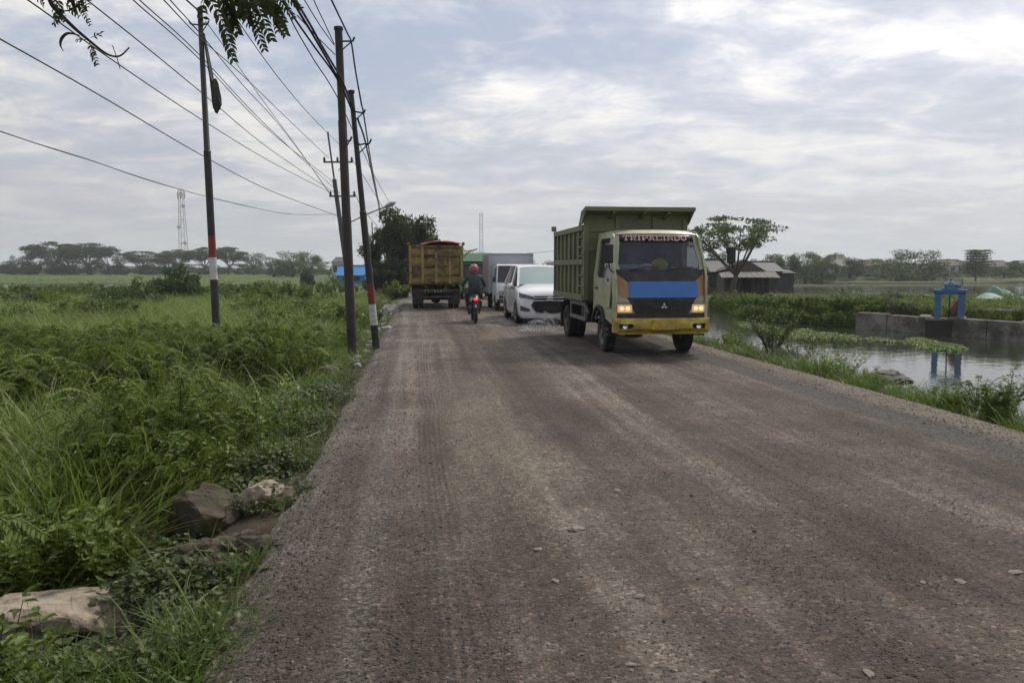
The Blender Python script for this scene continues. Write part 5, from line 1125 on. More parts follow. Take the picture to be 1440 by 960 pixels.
# far line at the left
FL = [(18, 360, 34, 'scrub', 0, 0, 'low dim clump at the left end of the far tree line'), (52, 356, 52, 'scrub', 1, 0, 'low bushy tree left of the two broad rain trees'), (78, 339, 62, 'umbrella', 1, 0, 'broad rain tree, left one of the two tallest in the far tree line'), (128, 341, 66, 'umbrella', 2, 0, 'broad rain tree, right one of the two tallest in the far tree line'), (100, 357, 50, 'scrub', 2, 0, 'dark scrub between the two broad rain trees'), (155, 356, 36, 'scrub', 0, 0, 'dark scrub right of the two broad rain trees'), (198, 352, 52, 'umbrella', 3, 0, 'rain tree standing apart left of the lattice mast'), (250, 350, 42, 'umbrella', 1, 0, 'thin crowned rain tree at the foot of the lattice mast'), (288, 347, 44, 'umbrella', 2, 0, 'dark rain tree just left of the banded pole'), (322, 346, 40, 'umbrella', 3, 0, 'dark rain tree just right of the banded pole'), (357, 354, 26, 'round', 1, 0, 'small round tree between the rain trees and the pale grove'), (232, 366, 60, 'scrub', 1, 0, 'low scrub behind the dark field bush'),
      (385, 360, 44, 'scrub', 2, 2, 'low pale grove, left end'), (412, 353, 46, 'round', 2, 2, 'pale green grove tree, middle'), (438, 356, 36, 'round', 3, 2, 'pale green grove tree, right end'), (462, 368, 40, 'scrub', 0, 1, 'low scrub left of the blue sheds'), (545, 364, 50, 'scrub', 1, 1, 'low scrub behind the roadside trees')]
for px, yt, wpx, stl, v, lf, lab in FL: tree(lab, px, 384, yt, wpx*1.12, 250 if lf != 2 else 190, stl, v+(20 if stl == 'scrub' else 0), lf, 6500 if stl == 'umbrella' else 5200, 'trees of the far left tree line')
for k in range(19): tree('low scrub filling the gaps of the far left tree line', -6+k*26, 384, (369 if k < 14 else 373)+(k*7) % 5, 52, 262, 'scrub', 20+k % 3, 0, 5200, ls=.62, group='scrub of the far left tree line')
# far line at the right
FR = [(1008, 352, 30, 'round', 1, 1, 110, 'small tree behind the grey hut by the truck mirror'), (1083, 357, 34, 'round', 2, 1, 120, 'round tree above the pale roofed shed'), (1106, 358, 30, 'round', 3, 1, 122, 'round tree next to the one above the pale roofed shed'), (1132, 354, 44, 'round', 1, 2, 125, 'taller tree pair, left, behind the ponds'), (1156, 355, 40, 'round', 2, 2, 128, 'taller tree pair, right, behind the ponds'), (1195, 362, 46, 'round', 3, 1, 150, 'tree over the bluish roofed house'),
      (1246, 362, 46, 'round', 1, 1, 150, 'feathery tree left of the broad grey green tree'), (1290, 351, 66, 'round', 2, 1, 140, 'broad grey green tree, biggest beyond the ponds'), (1262, 368, 50, 'scrub', 0, 1, 135, 'bushes at the foot of the broad grey green tree'), (1372, 349, 46, 'layer', 1, 1, 140, 'tall tree with flat tiers right of the blue gate'), (1443, 364, 44, 'umbrella', 1, 1, 130, 'tree cut by the right edge of the picture'), (1412, 374, 30, 'round', 3, 0, 150, 'small tree between the tiered tree and the right edge'), (1328, 378, 44, 'scrub', 1, 1, 150, 'bushes right of the broad grey green tree')]
for px, yt, wpx, stl, v, lf, D, lab in FR: tree(lab, px, 392, yt, wpx*1.15, D, stl, v+(20 if stl == 'scrub' else 0), lf, 5600, 'trees beyond the right ponds')
for k in range(17): tree('low scrub along the far edge of the right ponds', 1070+k*25, 392, 374+(k*5) % 8, 46, 158+(k % 3)*6, 'scrub', 20+k % 3, 1, 5200, ls=.62, group='scrub beyond the right ponds')
for k in range(14): tree('dim trees on the skyline beyond the right houses', 1060+k*30, 388, 364+(k*11) % 9, 52, 300+(k % 3)*15, 'scrub', 20+k % 3, 0, 5200, ls=.62, group='skyline trees beyond the right houses')
# umbrella tree by the hut
tree('slender tree with a flat umbrella crown by the bamboo hut', 1032, 416, 296, 118, 47, 'umbrella', 7, 2, 4600, ls=.34)
# dark roadside trees beyond the tippers
RT = [(572, 410, 299, 70, 56, 'round', 5, 0, 'tall dark roadside tree right behind the yellow tipper'), (545, 410, 322, 56, 58, 'round', 6, 0, 'dark roadside tree left of the tallest one'), (556, 411, 352, 44, 53, 'scrub', 5, 0, 'dense dark undergrowth below the roadside trees'), (538, 411, 366, 34, 52, 'scrub', 6, 0, 'dark bush left of the roadside undergrowth'), (583, 402, 345, 34, 75, 'scrub', 7, 0, 'dark tree further along the road behind the yellow tipper'), (590, 404, 330, 46, 66, 'round', 7, 0, 'dark tree just above the yellow tipper')]
for px, yb, yt, wpx, D, stl, v, lf, lab in RT: tree(lab, px, yb, yt, wpx*1.15, D, stl, v, lf, 14000, ls=.46)
tree('bright green low tree behind the green lorry', 660, 385, 352, 30, 90, 'round', 8, 1, 2500)
for k, (px, yt, wp_) in enumerate(((700, 366, 40), (740, 362, 46), (775, 364, 44), (800, 366, 40))): tree(('dim tree far behind the box van', 'dim tree far behind the people carrier', 'dim tree just left of the olive tipper', 'dim tree hidden by the olive tipper')[k], px, 384, yt, wp_, 210, 'scrub', k % 3, 0)
# bushes in the left field
LEAF.append(leafmat('field bush leaves', (.02, .045, .012), (.04, .085, .02), (.075, .13, .03), patch_scale=.6))
tree('dark green bush standing in the field left of the banded pole', 250, 410, 370, 62, 42, 'scrub', 9, 3, 6500, name='bush', ls=.72, cat='bush')
tree('lighter straggly bush left of the dark field bush', 192, 424, 388, 70, 36, 'scrub', 10, 1, 5500, name='bush', ls=.62, cat='bush')
tree('low tangled bush in front of the straggly one', 150, 434, 407, 66, 30, 'scrub', 9, 3, name='bush', cat='bush')
tree('small bush on the road side of the blue shed', 432, 392, 378, 20, 95, 'scrub', 9, 3, name='bush', cat='bush')
tree('small bush at the foot of the blue shed', 470, 398, 383, 26, 90, 'scrub', 10, 3, name='bush', cat='bush')

# ---------------------------------------------------------------- scattered vegetation
def strip(m, p0, d, L_, w_, bend, rg, segs=5, side=None):
    d = Vector(d).normalized(); s_ = side or Vector((-d.y, d.x, 0)); s_ = s_.normalized() if s_.length > .01 else Vector((1, 0, 0)); p = Vector(p0); n = len(m.v); v = Vector((d.x*.25, d.y*.25, 1)).normalized()
    for k in range(segs+1):
        q = k/segs; ww = w_*(1-q**1.6)*.5+.0006
        m.v += [tuple(p-s_*ww), tuple(p+s_*ww)]; v = (v+Vector((d.x, d.y, -.55*q))*bend/segs*2.2).normalized(); p = p+v*L_/segs
    for k in range(segs): a = n+2*k; m.f.append((a, a+1, a+3, a+2))
def tuft(seed, n, h, w_, spread, bend, segs=5):
    rg = random.Random(seed); m = MB()
    for k in range(n):
        a = rg.uniform(0, 6.28); r = spread*rg.random()**.7; b = rg.uniform(0, 6.28) if rg.random() < .35 else a
        strip(m, (r*math.cos(a), r*math.sin(a), -.05), (math.cos(b), math.sin(b), 0), h*rg.uniform(.45, 1.1), w_*rg.uniform(.6, 1.3), bend*rg.uniform(.4, 1.5), rg, segs)
    return m
def oval(m, p, d, nrm, L_, W_, fold=.12, heart=False):
    d = Vector(d).normalized(); n_ = Vector(nrm); s_ = d.cross(n_).normalized(); n_ = s_.cross(d); p = Vector(p); b = len(m.v)
    if heart: pr = [(-.12, .30), (.18, .52), (.55, .38)]
    else: pr = [(.2, .34), (.5, .5), (.8, .26)]
    m.v.append(tuple(p))
    for q, ww in pr: m.v += [tuple(p+d*L_*q-s_*W_*ww+n_*L_*fold), tuple(p+d*L_*q-n_*L_*.08*q*q), tuple(p+d*L_*q+s_*W_*ww+n_*L_*fold)]
    m.v.append(tuple(p+d*L_-n_*L_*.18))
    m.f += [(b, b+2, b+1), (b, b+3, b+2), (b+1, b+2, b+5, b+4), (b+2, b+3, b+6, b+5), (b+4, b+5, b+8, b+7), (b+5, b+6, b+9, b+8), (b+7, b+8, b+10), (b+8, b+9, b+10)]
def vine(seed, n=44, R=.34, L_=.05, h=.22):
    rg = random.Random(seed); m = MB()
    for k in range(n):
        a = rg.uniform(0, 6.28); r = R*rg.random()**.6; z = h*rg.random()*(1-.6*(r/R)**2)+.02; b = rg.uniform(0, 6.28)
        oval(m, (r*math.cos(a), r*math.sin(a), z), (math.cos(b), math.sin(b), rg.uniform(-.45, .1)), (rg.gauss(0, .35), rg.gauss(0, .35), 1), L_*rg.uniform(.6, 1.4), L_*rg.uniform(.6, 1.2), .08, True)
    for k in range(5):
        a = rg.uniform(0, 6.28); p = Vector((math.cos(a)*R, math.sin(a)*R, .03)); m.tube(spline([p, p*.3+Vector((0, 0, h*.6)), -p*.9+Vector((rg.uniform(-.1, .1), 0, .06))], 3), .0035, 4, False)
    return m
def weed(seed, stems=5, h=.7, L_=.07, nar=.5):
    rg = random.Random(seed); m = MB()
    for s_ in range(stems):
        a = rg.uniform(0, 6.28); hh = h*rg.uniform(.55, 1.1); e = Vector((math.cos(a)*hh*.35, math.sin(a)*hh*.35, hh)); b0 = Vector((math.cos(a)*.05, math.sin(a)*.05, -.03)); P = spline([b0, b0.lerp(e, .5)+Vector((0, 0, hh*.08)), e], 5); m.tube(P, [.006*(1-.07*k) for k in range(len(P))], 4, False)
        for k in range(2, len(P)):
            for q in range(3):
                b = rg.uniform(0, 6.28); oval(m, P[k]+Vector((0, 0, rg.uniform(-.03, .03))), (math.cos(b), math.sin(b), rg.uniform(-.1, .7)), (rg.gauss(0, .3), rg.gauss(0, .3), 1), L_*rg.uniform(.6, 1.35), L_*nar*rg.uniform(.8, 1.2), .1)
    return m
def fern(seed, fronds=9, h=.8, L_=.045):
    rg = random.Random(seed); m = MB()
    for s_ in range(fronds):
        a = rg.uniform(0, 6.28); hh = h*rg.uniform(.4, 1.1); out = hh*rg.uniform(.2, .75); e = Vector((math.cos(a)*out, math.sin(a)*out, hh)); P = spline([(0, 0, 0), (e.x*.35, e.y*.35, hh*.65), tuple(e), (e.x*1.35, e.y*1.35, hh*.93)], 5); m.tube(P, .004, 4, False)
        for k in range(4, len(P)-1):
            t_ = (P[k+1]-P[k]).normalized(); sd_ = t_.cross(Vector((0, 0, 1))).normalized()
            for sg in (-1, 1):
                for q in (0, .5):
                    oval(m, P[k].lerp(P[k+1], q), sd_*sg+t_*.35+Vector((0, 0, rg.uniform(-.25, .1))), (0, 0, 1), L_*rg.uniform(.8, 1.3), L_*.42, .05)
    return m
def twiggy(seed, stems=9, h=.9, L_=.045):
    rg = random.Random(seed); m = MB()
    for s_ in range(stems):
        a = rg.uniform(0, 6.28); hh = h*rg.uniform(.6, 1.15); e = Vector((math.cos(a)*hh*.55, math.sin(a)*hh*.55, hh)); P = spline([(0, 0, -.05), (e.x*.4, e.y*.4, hh*.55), tuple(e)], 6); m.tube(P, [.007*(1-.06*k) for k in range(len(P))], 4, False)
        for k in range(4, len(P)):
            if rg.random() < .75:
                b = rg.uniform(0, 6.28); t_ = P[k]+Vector((math.cos(b), math.sin(b), .8))*h*.12; m.tube([P[k], t_], .003, 3, False)
                for q in range(3): c = rg.uniform(0, 6.28); oval(m, P[k].lerp(t_, rg.random()), (math.cos(c), math.sin(c), .4), (rg.gauss(0, .4), rg.gauss(0, .4), 1), L_*rg.uniform(.6, 1.3), L_*.45, .08)
    return m
GR_L = leafmat('tall light grass blades', (.11, .165, .025), (.20, .285, .05), (.31, .38, .11), trans=.38, patch_scale=.22)
GR_D = leafmat('short green grass blades', (.06, .105, .016), (.11, .175, .028), (.18, .24, .05), trans=.33, patch_scale=.3)
GR_S = leafmat('straw blades', (.16, .19, .07), (.30, .31, .15), (.42, .40, .22), trans=.2)
VN = leafmat('creeper leaves', (.026, .044, .014), (.070, .100, .026), (.17, .195, .06), trans=.22, patch_scale=1.3, rough=.45)
VL = leafmat('pale verge leaves', (.09, .14, .030), (.17, .235, .055), (.27, .33, .11), trans=.35)
WD = leafmat('broad weed leaves', (.055, .09, .014), (.125, .18, .025), (.23, .28, .045), trans=.28, patch_scale=.5, rough=.45)
FN = leafmat('feathery shrub leaves', (.055, .09, .013), (.125, .18, .024), (.23, .28, .04), trans=.3, patch_scale=.5)
def proto(m, mt, name):
    me = m.mesh(name, mt, False); return bpy.data.objects.new(name, me)      # lives only inside the scatter's node tree
def scatter(name, label, cat, protos, pts):
    # pts: (x,y,z, scale, rot, tilt, index)
    me = bpy.data.meshes.new(name); me.from_pydata([p[:3] for p in pts], [], [])
    for nm, k in (('sc', 3), ('rz', 4), ('tl', 5), ('ix', 6)):
        at = me.attributes.new(nm, 'INT' if nm == 'ix' else 'FLOAT', 'POINT'); at.data.foreach_set('value', [p[k] for p in pts])
    o = bpy.data.objects.new(name, me); col.objects.link(o)
    ng = bpy.data.node_groups.new(name+'_nodes', 'GeometryNodeTree'); ng.interface.new_socket('Geometry', in_out='INPUT', socket_type='NodeSocketGeometry'); ng.interface.new_socket('Geometry', in_out='OUTPUT', socket_type='NodeSocketGeometry')
    gi = N(ng, 'NodeGroupInput'); go = N(ng, 'NodeGroupOutput'); ip = N(ng, 'GeometryNodeInstanceOnPoints'); mtp = N(ng, 'GeometryNodeMeshToPoints')
    L(ng, gi.outputs[0], mtp.inputs[0]); L(ng, mtp.outputs[0], ip.inputs['Points'])
    jn = N(ng, 'GeometryNodeJoinGeometry')
    for p in reversed(protos):
        oi = N(ng, 'GeometryNodeObjectInfo'); oi.inputs['Object'].default_value = p; oi.inputs['As Instance'].default_value = True; L(ng, oi.outputs['Geometry'], jn.inputs[0])
    L(ng, jn.outputs[0], ip.inputs['Instance']); ip.inputs['Pick Instance'].default_value = True
    def at_(nm, ty='FLOAT'): a = N(ng, 'GeometryNodeInputNamedAttribute', data_type=ty); a.inputs['Name'].default_value = nm; return a.outputs[0]
    L(ng, at_('ix', 'INT'), ip.inputs['Instance Index']); L(ng, at_('sc'), ip.inputs['Scale'])
    cb = N(ng, 'ShaderNodeCombineXYZ'); L(ng, at_('tl'), cb.inputs[0]); L(ng, at_('rz'), cb.inputs[2]); L(ng, cb.outputs[0], ip.inputs['Rotation'])
    L(ng, ip.outputs[0], go.inputs[0])
    md = o.modifiers.new('scatter', 'NODES'); md.node_group = ng
    if me.materials is not None and protos: me.materials.append(protos[0].data.materials[0])
    return tag(o, label, cat, kind='stuff')
rg = random.Random(11)
def left_pts(n, y0, y1, fn, pw=1.0, nproto=3, sc=(.7, 1.2), xmax=None):
    # points over the left field, denser near the camera; fn(x, y, s, T) -> probability
    out = []; tries = 0
    while len(out) < n and tries < n*14:
        tries += 1; y = y0+(y1-y0)*rg.random()**pw; u = rg.uniform(-.80, .05); x = u*y+rg.uniform(-.6, .6); s, T = to_st(x, y)
        if T > TL-.02: continue
        pr = fn(x, y, s, T)
        if rg.random() > pr: continue
        out.append((x, y, ground_z(x, y)-.01, rg.uniform(*sc)*(1 if pr > .5 else .8), rg.uniform(0, 6.28), rg.uniform(-.22, .22), rg.randrange(nproto)))
    return out
clear = lambda x, y, r=1.0: not any(((x-q[0])/r)**2+((y-q[1]+.12)/r)**2 < q[2]**2 for q in KEEP)
KEEP = []
for px_, py_, rr_ in ((125, 880, .44), (50, 885, .36), (185, 890, .30), (290, 742, .44), (372, 702, .34), (300, 800, .36), (172, 950, .30), (350, 772, .30), (330, 860, .2)):
    q_ = gp(px_, py_, -.30); KEEP.append((q_.x, q_.y, rr_))
pv = [proto(vine(s_, 60, .34, .040, .20), VN, 'creeper_clump') for s_ in range(3)]+[proto(vine(8, 110, .32, .026, .15), VN, 'creeper_clump')]
scatter('creepers', 'dark heart leaved creepers covering the verge left of the road', 'creepers', pv,
        [p for p in left_pts(5200, 1.7, 14, lambda x, y, s, T: (1.0 if T > -4.5-y*.12 else .5)*(.12 if T > TL-.30 else 1)*(.10+.90*sstep(-.12, .12, nz(x, y, 1.5, 41))), 1.35, 4, (.6, 1.25)) if clear(p[0], p[1])])
pw_ = [proto(weed(s_+20, 6, .62, .075, .55), WD if s_ else VL, 'weed_plant') for s_ in range(3)]+[proto(weed(s_+30, 7, .5, .05, .8), WD, 'weed_plant') for s_ in range(2)]
scatter('broad_weeds', 'broad leaved weeds growing between the creepers left of the road', 'weeds', pw_,
        [p for p in left_pts(3800, 2.2, 44, lambda x, y, s, T: sstep(TL-.2, TL-1.1, T)*(.9 if T < -1.6 else .35)*sstep(.2, .55, nz(x, y, .45, 9)*.9+.55), 1.2, 5, (.6, 1.25)) if clear(p[0], p[1], 1.5)])
pf = [proto(fern(s_+40, 11, .85, .05), FN, 'feathery_plant') for s_ in range(3)]
scatter('feathery_weeds', 'feathery bright green weeds standing over the creepers at the left', 'weeds', pf,
        [p for p in left_pts(560, 3.0, 17, lambda x, y, s, T: sstep(-1.8, -2.6, T)*sstep(.35, .6, nz(x, y, .35, 21)+.5), 1.1, 3, (.8, 1.45)) if clear(p[0], p[1], 1.7)])
pg = [proto(tuft(s_+60, 46, 1.15, .016, .22, .55), GR_L, 'grass_tuft') for s_ in range(3)]+[proto(tuft(77, 30, 1.3, .012, .2, .8), GR_S, 'grass_tuft')]
def gdens(x, y, s, T):
    d = sstep(-1.4, -2.8, T)*sstep(3.2, 6, y+max(0, -T-3)*.8); return d*(.25+.75*sstep(-.25, .15, nz(x, y, .22, 33)+.1+(-T-5)*.03))
gpts = [(*p[:6], 3 if rg.random() < .16 else rg.randrange(3)) for p in left_pts(10500, 3.6, 44, gdens, 1.05, 3, (.6, 1.15)) if clear(p[0], p[1], 1.6)]
scatter('tall_grass', 'tall light green grass filling the field left of the road', 'grass', pg, gpts)
ps = [proto(tuft(s_+90, 34, .42, .010, .20, .5, 3), GR_D, 'grass_tuft') for s_ in range(3)]
def deadstems(seed):
    r_ = random.Random(seed); m = MB()
    for k in range(9):
        a = r_.uniform(0, 6.28); p = Vector((r_.uniform(-.2, .2), r_.uniform(-.2, .2), 0)); d = Vector((math.cos(a), math.sin(a), r_.uniform(.2, 1.3))).normalized()*r_.uniform(.3, .7); m.tube(spline([p, p+d*.5+Vector((0, 0, .06)), p+d], 3), .0022, 4, False)
    for k in range(10): a = r_.uniform(0, 6.28); oval(m, (r_.uniform(-.3, .3), r_.uniform(-.3, .3), r_.uniform(.02, .25)), (math.cos(a), math.sin(a), -.3), (r_.gauss(0, .5), r_.gauss(0, .5), 1), .05, .025, .2)
    return m
drym = leafmat('dry stems and leaves', (.10, .075, .045), (.20, .155, .09), (.32, .26, .13), trans=.15)
scatter('dead_stems', 'dry stems and dead leaves among the growth left of the road', 'dry weeds', [proto(deadstems(500+k), drym, 'dead_stem') for k in range(3)],
        [(*p[:2], p[2]+.04, *p[3:]) for p in left_pts(90, 3.0, 26, lambda x, y, s, T: .9, 1.0, 3, (.5, .9))])
scatter('short_grass', 'short green grass and sprouts of the left field', 'grass', ps,
        [p for p in left_pts(5200, 2.5, 40, lambda x, y, s, T: .9*(.5 if T > TL-.3 else 1), 1.25, 3, (.6, 1.3)) if clear(p[0], p[1], 1.2)])
GR_F = leafmat('far field grass', (.05, .085, .018), (.13, .195, .038), (.27, .33, .10), trans=.3, patch_scale=.07)
pfar = [proto(tuft(s_+120, 40, 1.0, .05, .9, .45, 2), GR_F, 'grass_tuft') for s_ in range(2)]+[proto(tuft(s_+130, 44, .6, .05, .9, .5, 2), GR_F, 'grass_tuft') for s_ in range(2)]
def farfn(x, y, s, T):
    if T > -1.6: return 0
    if 72 < y < 116 and x < -43: return 0
    return 1
scatter('far_grass', 'grass of the far part of the left field', 'grass', pfar, [(*p[:3], p[3]*(.62-.34*sstep(36, 62, p[1])), *p[4:]) for p in left_pts(9500, 34, 240, farfn, 1.5, 4, (.6, 1.1))])
# right bank
def bank_pts(n, y0, y1, fn, nproto, sc=(.6, 1.1), u0=.2, u1=.78):
    out = []; tries = 0
    while len(out) < n and tries < n*14:
        tries += 1; y = rg.uniform(y0, y1); u = rg.uniform(u0, u1); x = u*y; z = ground_z(x, y)
        if z < WATER-.06 or not fn(x, y, u): continue
        out.append((x, y, z-.02, rg.uniform(*sc), rg.uniform(0, 6.28), rg.uniform(-.2, .2), rg.randrange(nproto)))
    return out
inl = lambda x, y, u: to_st(x, y)[1] > 7.0 and y > edgeY(u)-.8 and y < 84
gatez = lambda x, y, u: not (.52 < u < .72 and y < edgeY(u)+1.1)
EDGEP = []
for k in range(1100):
    u_ = rg.uniform(.27, .53); y_ = edgeY(u_)+rg.uniform(-.7, .9); EDGEP.append((u_*y_, y_))
scatter('bank_weeds', 'weeds and reeds overgrowing the bank between the ponds', 'weeds', [proto(weed(s_+200, 8, .75, .11, .6), WD if s_ == 0 else VL, 'weed_plant') for s_ in range(3)]+[proto(tuft(s_+210, 50, .9, .022, .3, .5, 3), GR_L, 'grass_tuft') for s_ in range(2)],
        bank_pts(4200, 24, 42, lambda x, y, u: inl(x, y, u) and gatez(x, y, u) and not (.26 < u < .36 and y > 46 and y < 54), 5, (.25, .62)) + [(x_, y_, max(ground_z(x_, y_), WATER), rg.uniform(.35, .8), rg.uniform(0, 6.28), rg.uniform(-.5, .2), rg.randrange(5)) for x_, y_ in EDGEP] + bank_pts(1500, 23, 34, lambda x, y, u: .5 < u < .80 and inl(x, y, u) and y > edgeY(u)+.35 and not (.54 < u < .60 and y < 28), 5, (.25, .6)))
scatter('far_bank_grass', 'grass on the far pond banks at the right', 'grass', pfar, bank_pts(2200, 40, 62, lambda x, y, u: not (.25 < u < .37 and 45 < y < 54), 4, (.10, .26), .24, .8)+bank_pts(1000, 147, 175, lambda x, y, u: True, 4, (.2, .4), .24, .8))
# reeds hanging over the far waterline and floating plants
fl_p = [proto(vine(s_+300, 60, .45, .075, .05), (WD, GR_D, VL)[s_], 'floating_plant') for s_ in range(3)]
fpts = []
for k in range(1000):
    px_ = rg.choice((rg.uniform(1035, 1245), rg.uniform(1090, 1240), rg.uniform(1282, 1342), rg.uniform(1035, 1345) if rg.random() < .3 else rg.uniform(1288, 1336)));
    c_ = 470+(px_-1100)*.02 if px_ < 1180 else 473+(px_-1180)*.10
    if noise.noise(Vector((px_*.035, k*.0007, 2))) < (-.05 if px_ < 1180 else .08) and px_ < 1285: continue
    if px_ < 1110: c_ = 452+(px_-1035)*.24
    amp = 6 if px_ < 1200 else 2.6
    if 1225 < px_ < 1262: amp = 2.2
    if px_ > 1290: c_ = 482+(px_-1290)*.16; amp = 6.5 if px_ < 1338 else 2
    p = gp(px_, c_+rg.gauss(0, 1)*amp*.30+3.5*noise.noise(Vector((px_*.05, 1, 7))), WATER)
    fpts.append((p.x, p.y, WATER+.003, rg.uniform(.4, .9), rg.uniform(0, 6.28), 0, rg.randrange(3)))
scatter('floating_plants', 'bright green floating plants along the far side of the near pond', 'water plants', fl_p, fpts)
# low growth along the right verge
def verge_pts(n, s0, s1, T0, T1, sc, npr, dens=None):
    out = []
    for k in range(n):
        s = s0+(s1-s0)*rg.random()**1.3; T = rg.uniform(T0, T1); x, y = to_xy(s, T); z = ground_z(x, y)
        if z < WATER-.03: continue
        if dens and rg.random() > dens(s, T): continue
        out.append((x, y, z-.01, rg.uniform(*sc), rg.uniform(0, 6.28), rg.uniform(-.2, .2), rg.randrange(npr)))
    return out
scatter('verge_creepers', 'creepers and small weeds on the strip between road and pond', 'creepers', pv+[proto(weed(s_+230, 6, .62, .075, .55), VL, 'weed_plant') for s_ in range(2)], verge_pts(2600, 4, 48, 6.55, 7.7, (.22, .55), 6, lambda s, T: .25+.75*sstep(-.1, .25, nz(s, T, .5, 3))))
scatter('verge_grass', 'thin grass on the strip between road and pond', 'grass', ps, verge_pts(4200, 4, 60, 6.35, 7.8, (.45, 1.25), 3, lambda s, T: .25+.75*sstep(-.15, .25, nz(s, T, .6, 8))))
# clumps of taller weeds out in the left field
cw = []
for cx_, cy_, n_, rr_ in [(-16, 27, 60, 2.2), (-9.5, 31, 50, 2.0), (-24, 36, 80, 3.0), (-12, 40, 60, 3.0), (-30, 47, 90, 4.0), (-18, 52, 80, 4.0), (-6.5, 24, 40, 1.4), (-36, 62, 90, 5.0), (-22, 68, 80, 5.0), (-7, 44, 50, 2.0)]:
    for k in range(n_):
        a = rg.uniform(0, 6.28); q = rr_*rg.random()**.5; x, y = cx_+q*math.cos(a)*1.6, cy_+q*math.sin(a); cw.append((x, y, ground_z(x, y), rg.uniform(.8, 1.7)*(1-.4*q/rr_), rg.uniform(0, 6.28), rg.uniform(-.2, .2), rg.randrange(3)))
scatter('field_weeds', 'darker clumps of tall weeds rising out of the grass of the left field', 'weeds', [proto(weed(s_+250, 8, .75, .13, .6), (WD, VN, FN)[s_], 'weed_plant') for s_ in range(3)], cw)
# distinct plants of the right verge
def plant(name, label, cat, m, mt, px, py, sc_=1.0, z=-.15):
    p = gp(px, py, z); o = m.build(name, mt, None, fix=False); o.location = (p.x, p.y, ground_z(p.x, p.y)); o.scale = (sc_,)*3; tag(o, label, cat); return o
plant('weed_clump', 'leafy green clump on the verge right beside the front wheel of the olive tipper', 'plant', weed(401, 26, .62, .07, .5), VL, 1030, 488, 1.1)
plant('weed_clump', 'leafy green clump just right of the one by the front wheel', 'plant', weed(402, 24, .55, .07, .5), VL, 1056, 494, 1.0)
plant('twiggy_shrub', 'dry twiggy shrub over the grey boulder on the verge', 'shrub', twiggy(403, 42, 1.0, .06), VN, 1085, 507, 1.0)
plant('twiggy_shrub', 'dry twiggy shrub right of the boulder, leaning over the water', 'shrub', twiggy(404, 22, .85, .055), VN, 1128, 515, .95)
plant('grass_clump', 'bright grass clump in front of the twiggy shrubs', 'plant', tuft(405, 120, .62, .014, .28, .4), GR_L, 1155, 528, 1.0)
plant('twiggy_shrub', 'tall sparse shrub rising from the bright grass clump', 'shrub', twiggy(406, 22, .9, .055), VL, 1185, 530, 1.0)
plant('grass_clump', 'small grass clump between the bright clump and the flat boulder', 'plant', tuft(407, 80, .5, .013, .25, .4), GR_L, 1195, 537, .9)
plant('grass_clump', 'upright tall grass clump in front of the gate reflection', 'plant', tuft(408, 110, .72, .014, .16, .25), GR_L, 1326, 566, 1.0)
plant('feathery_shrub', 'feathery shrub left of the upright grass clump', 'shrub', fern(409, 18, .5, .05), VL, 1300, 560, .95)
plant('feathery_shrub', 'feathery pale shrub right of the upright grass clump', 'shrub', fern(410, 16, .5, .04), VL, 1372, 582, .9)
plant('feathery_shrub', 'feathery shrub close to the right edge of the picture', 'shrub', twiggy(411, 22, .6, .05), VL, 1415, 594, .9)
plant('weed_clump', 'leafy weed clump by the pinkish stone at the right', 'plant', weed(412, 22, .45, .07, .5), VL, 1398, 598, .9)
plant('dead_bush', 'bare grey bush on the bank left of the blue gate', 'bush', twiggy(413, 40, 1.35, .05), bark, 1268, 440, .95, -.1)
tree('small leafy bush behind the bare grey one', 1250, 442, 408, 44, 36, 'scrub', 10, 1, name='bush', cat='bush')
tree('reed clump at the middle of the bank', 1190, 440, 398, 70, 42, 'scrub', 9, 1, name='bush', cat='bush')

# ---------------------------------------------------------------- stones
stone_p = mat('pale dusty boulder', (.38, .315, .25), .95, var=.28, vs=7, dirt=(.10, .08, .06), ds=3.2, dthr=(.44, .62), bump=1.0, bs=16)
stone_g = mat('grey boulder', (.20, .185, .165), .95, var=.25, vs=4, dirt=(.075, .07, .05), ds=2.2, dthr=(.44, .64), bump=.7, bs=10)
stone_b = mat('dark mossy boulder', (.085, .068, .052), .95, var=.3, vs=5, dirt=(.07, .085, .02), ds=2.6, dthr=(.50, .64), bump=1.0, bs=12)
stone_w = mat('whitish rubble', (.42, .40, .38), .95, var=.2, vs=4, dirt=(.2, .18, .15), ds=3, bump=.5, bs=12)
def rock(label, px, py, r, z, seed, mt, tilt=0.0, cat='boulder', name='boulder', group=None, sub=5):
    p = gp(px, py, z); m = MB(); m.blob((0, 0, 0), (1, 1, 1), seed, .24, sub, 1.15); 
    # facet the stone with a few planes
    q = random.Random(seed); pl = [Vector((q.gauss(0, 1), q.gauss(0, 1), q.gauss(0, .8))).normalized() for _ in range(9)]
    vs = []
    for v in m.v:
        v = Vector(v)
        for n_ in pl:
            d = v.dot(n_)-.78
            if d > 0: v -= n_*d*.9
        v *= 1+.06*noise.noise(v*4+Vector((seed, 0, 0)))+.045*abs(noise.noise(v*9))
        vs.append((v.x*r[0], v.y*r[1], v.z*r[2]))
    m.v = vs; o = m.build(name, mt, None, smooth=True, auto=16); o.location = (p.x, p.y, z); o.rotation_euler = (tilt, tilt*.5, q.uniform(0, 3) if r[0] == r[1] else 0)
    tag(o, label, cat, group); return o
rock('big pale flat boulder half under creepers at the bottom left', 118, 876, (.54, .25, .17), -.29, 3, stone_p, .1)
rock('brown stone in front of the big pale boulder, cut by the bottom edge', 172, 945, (.16, .12, .14), -.36, 5, stone_p)
rock('dark mossy boulder among the creepers at the left verge', 292, 735, (.28, .23, .30), -.24, 8, stone_b, .2)
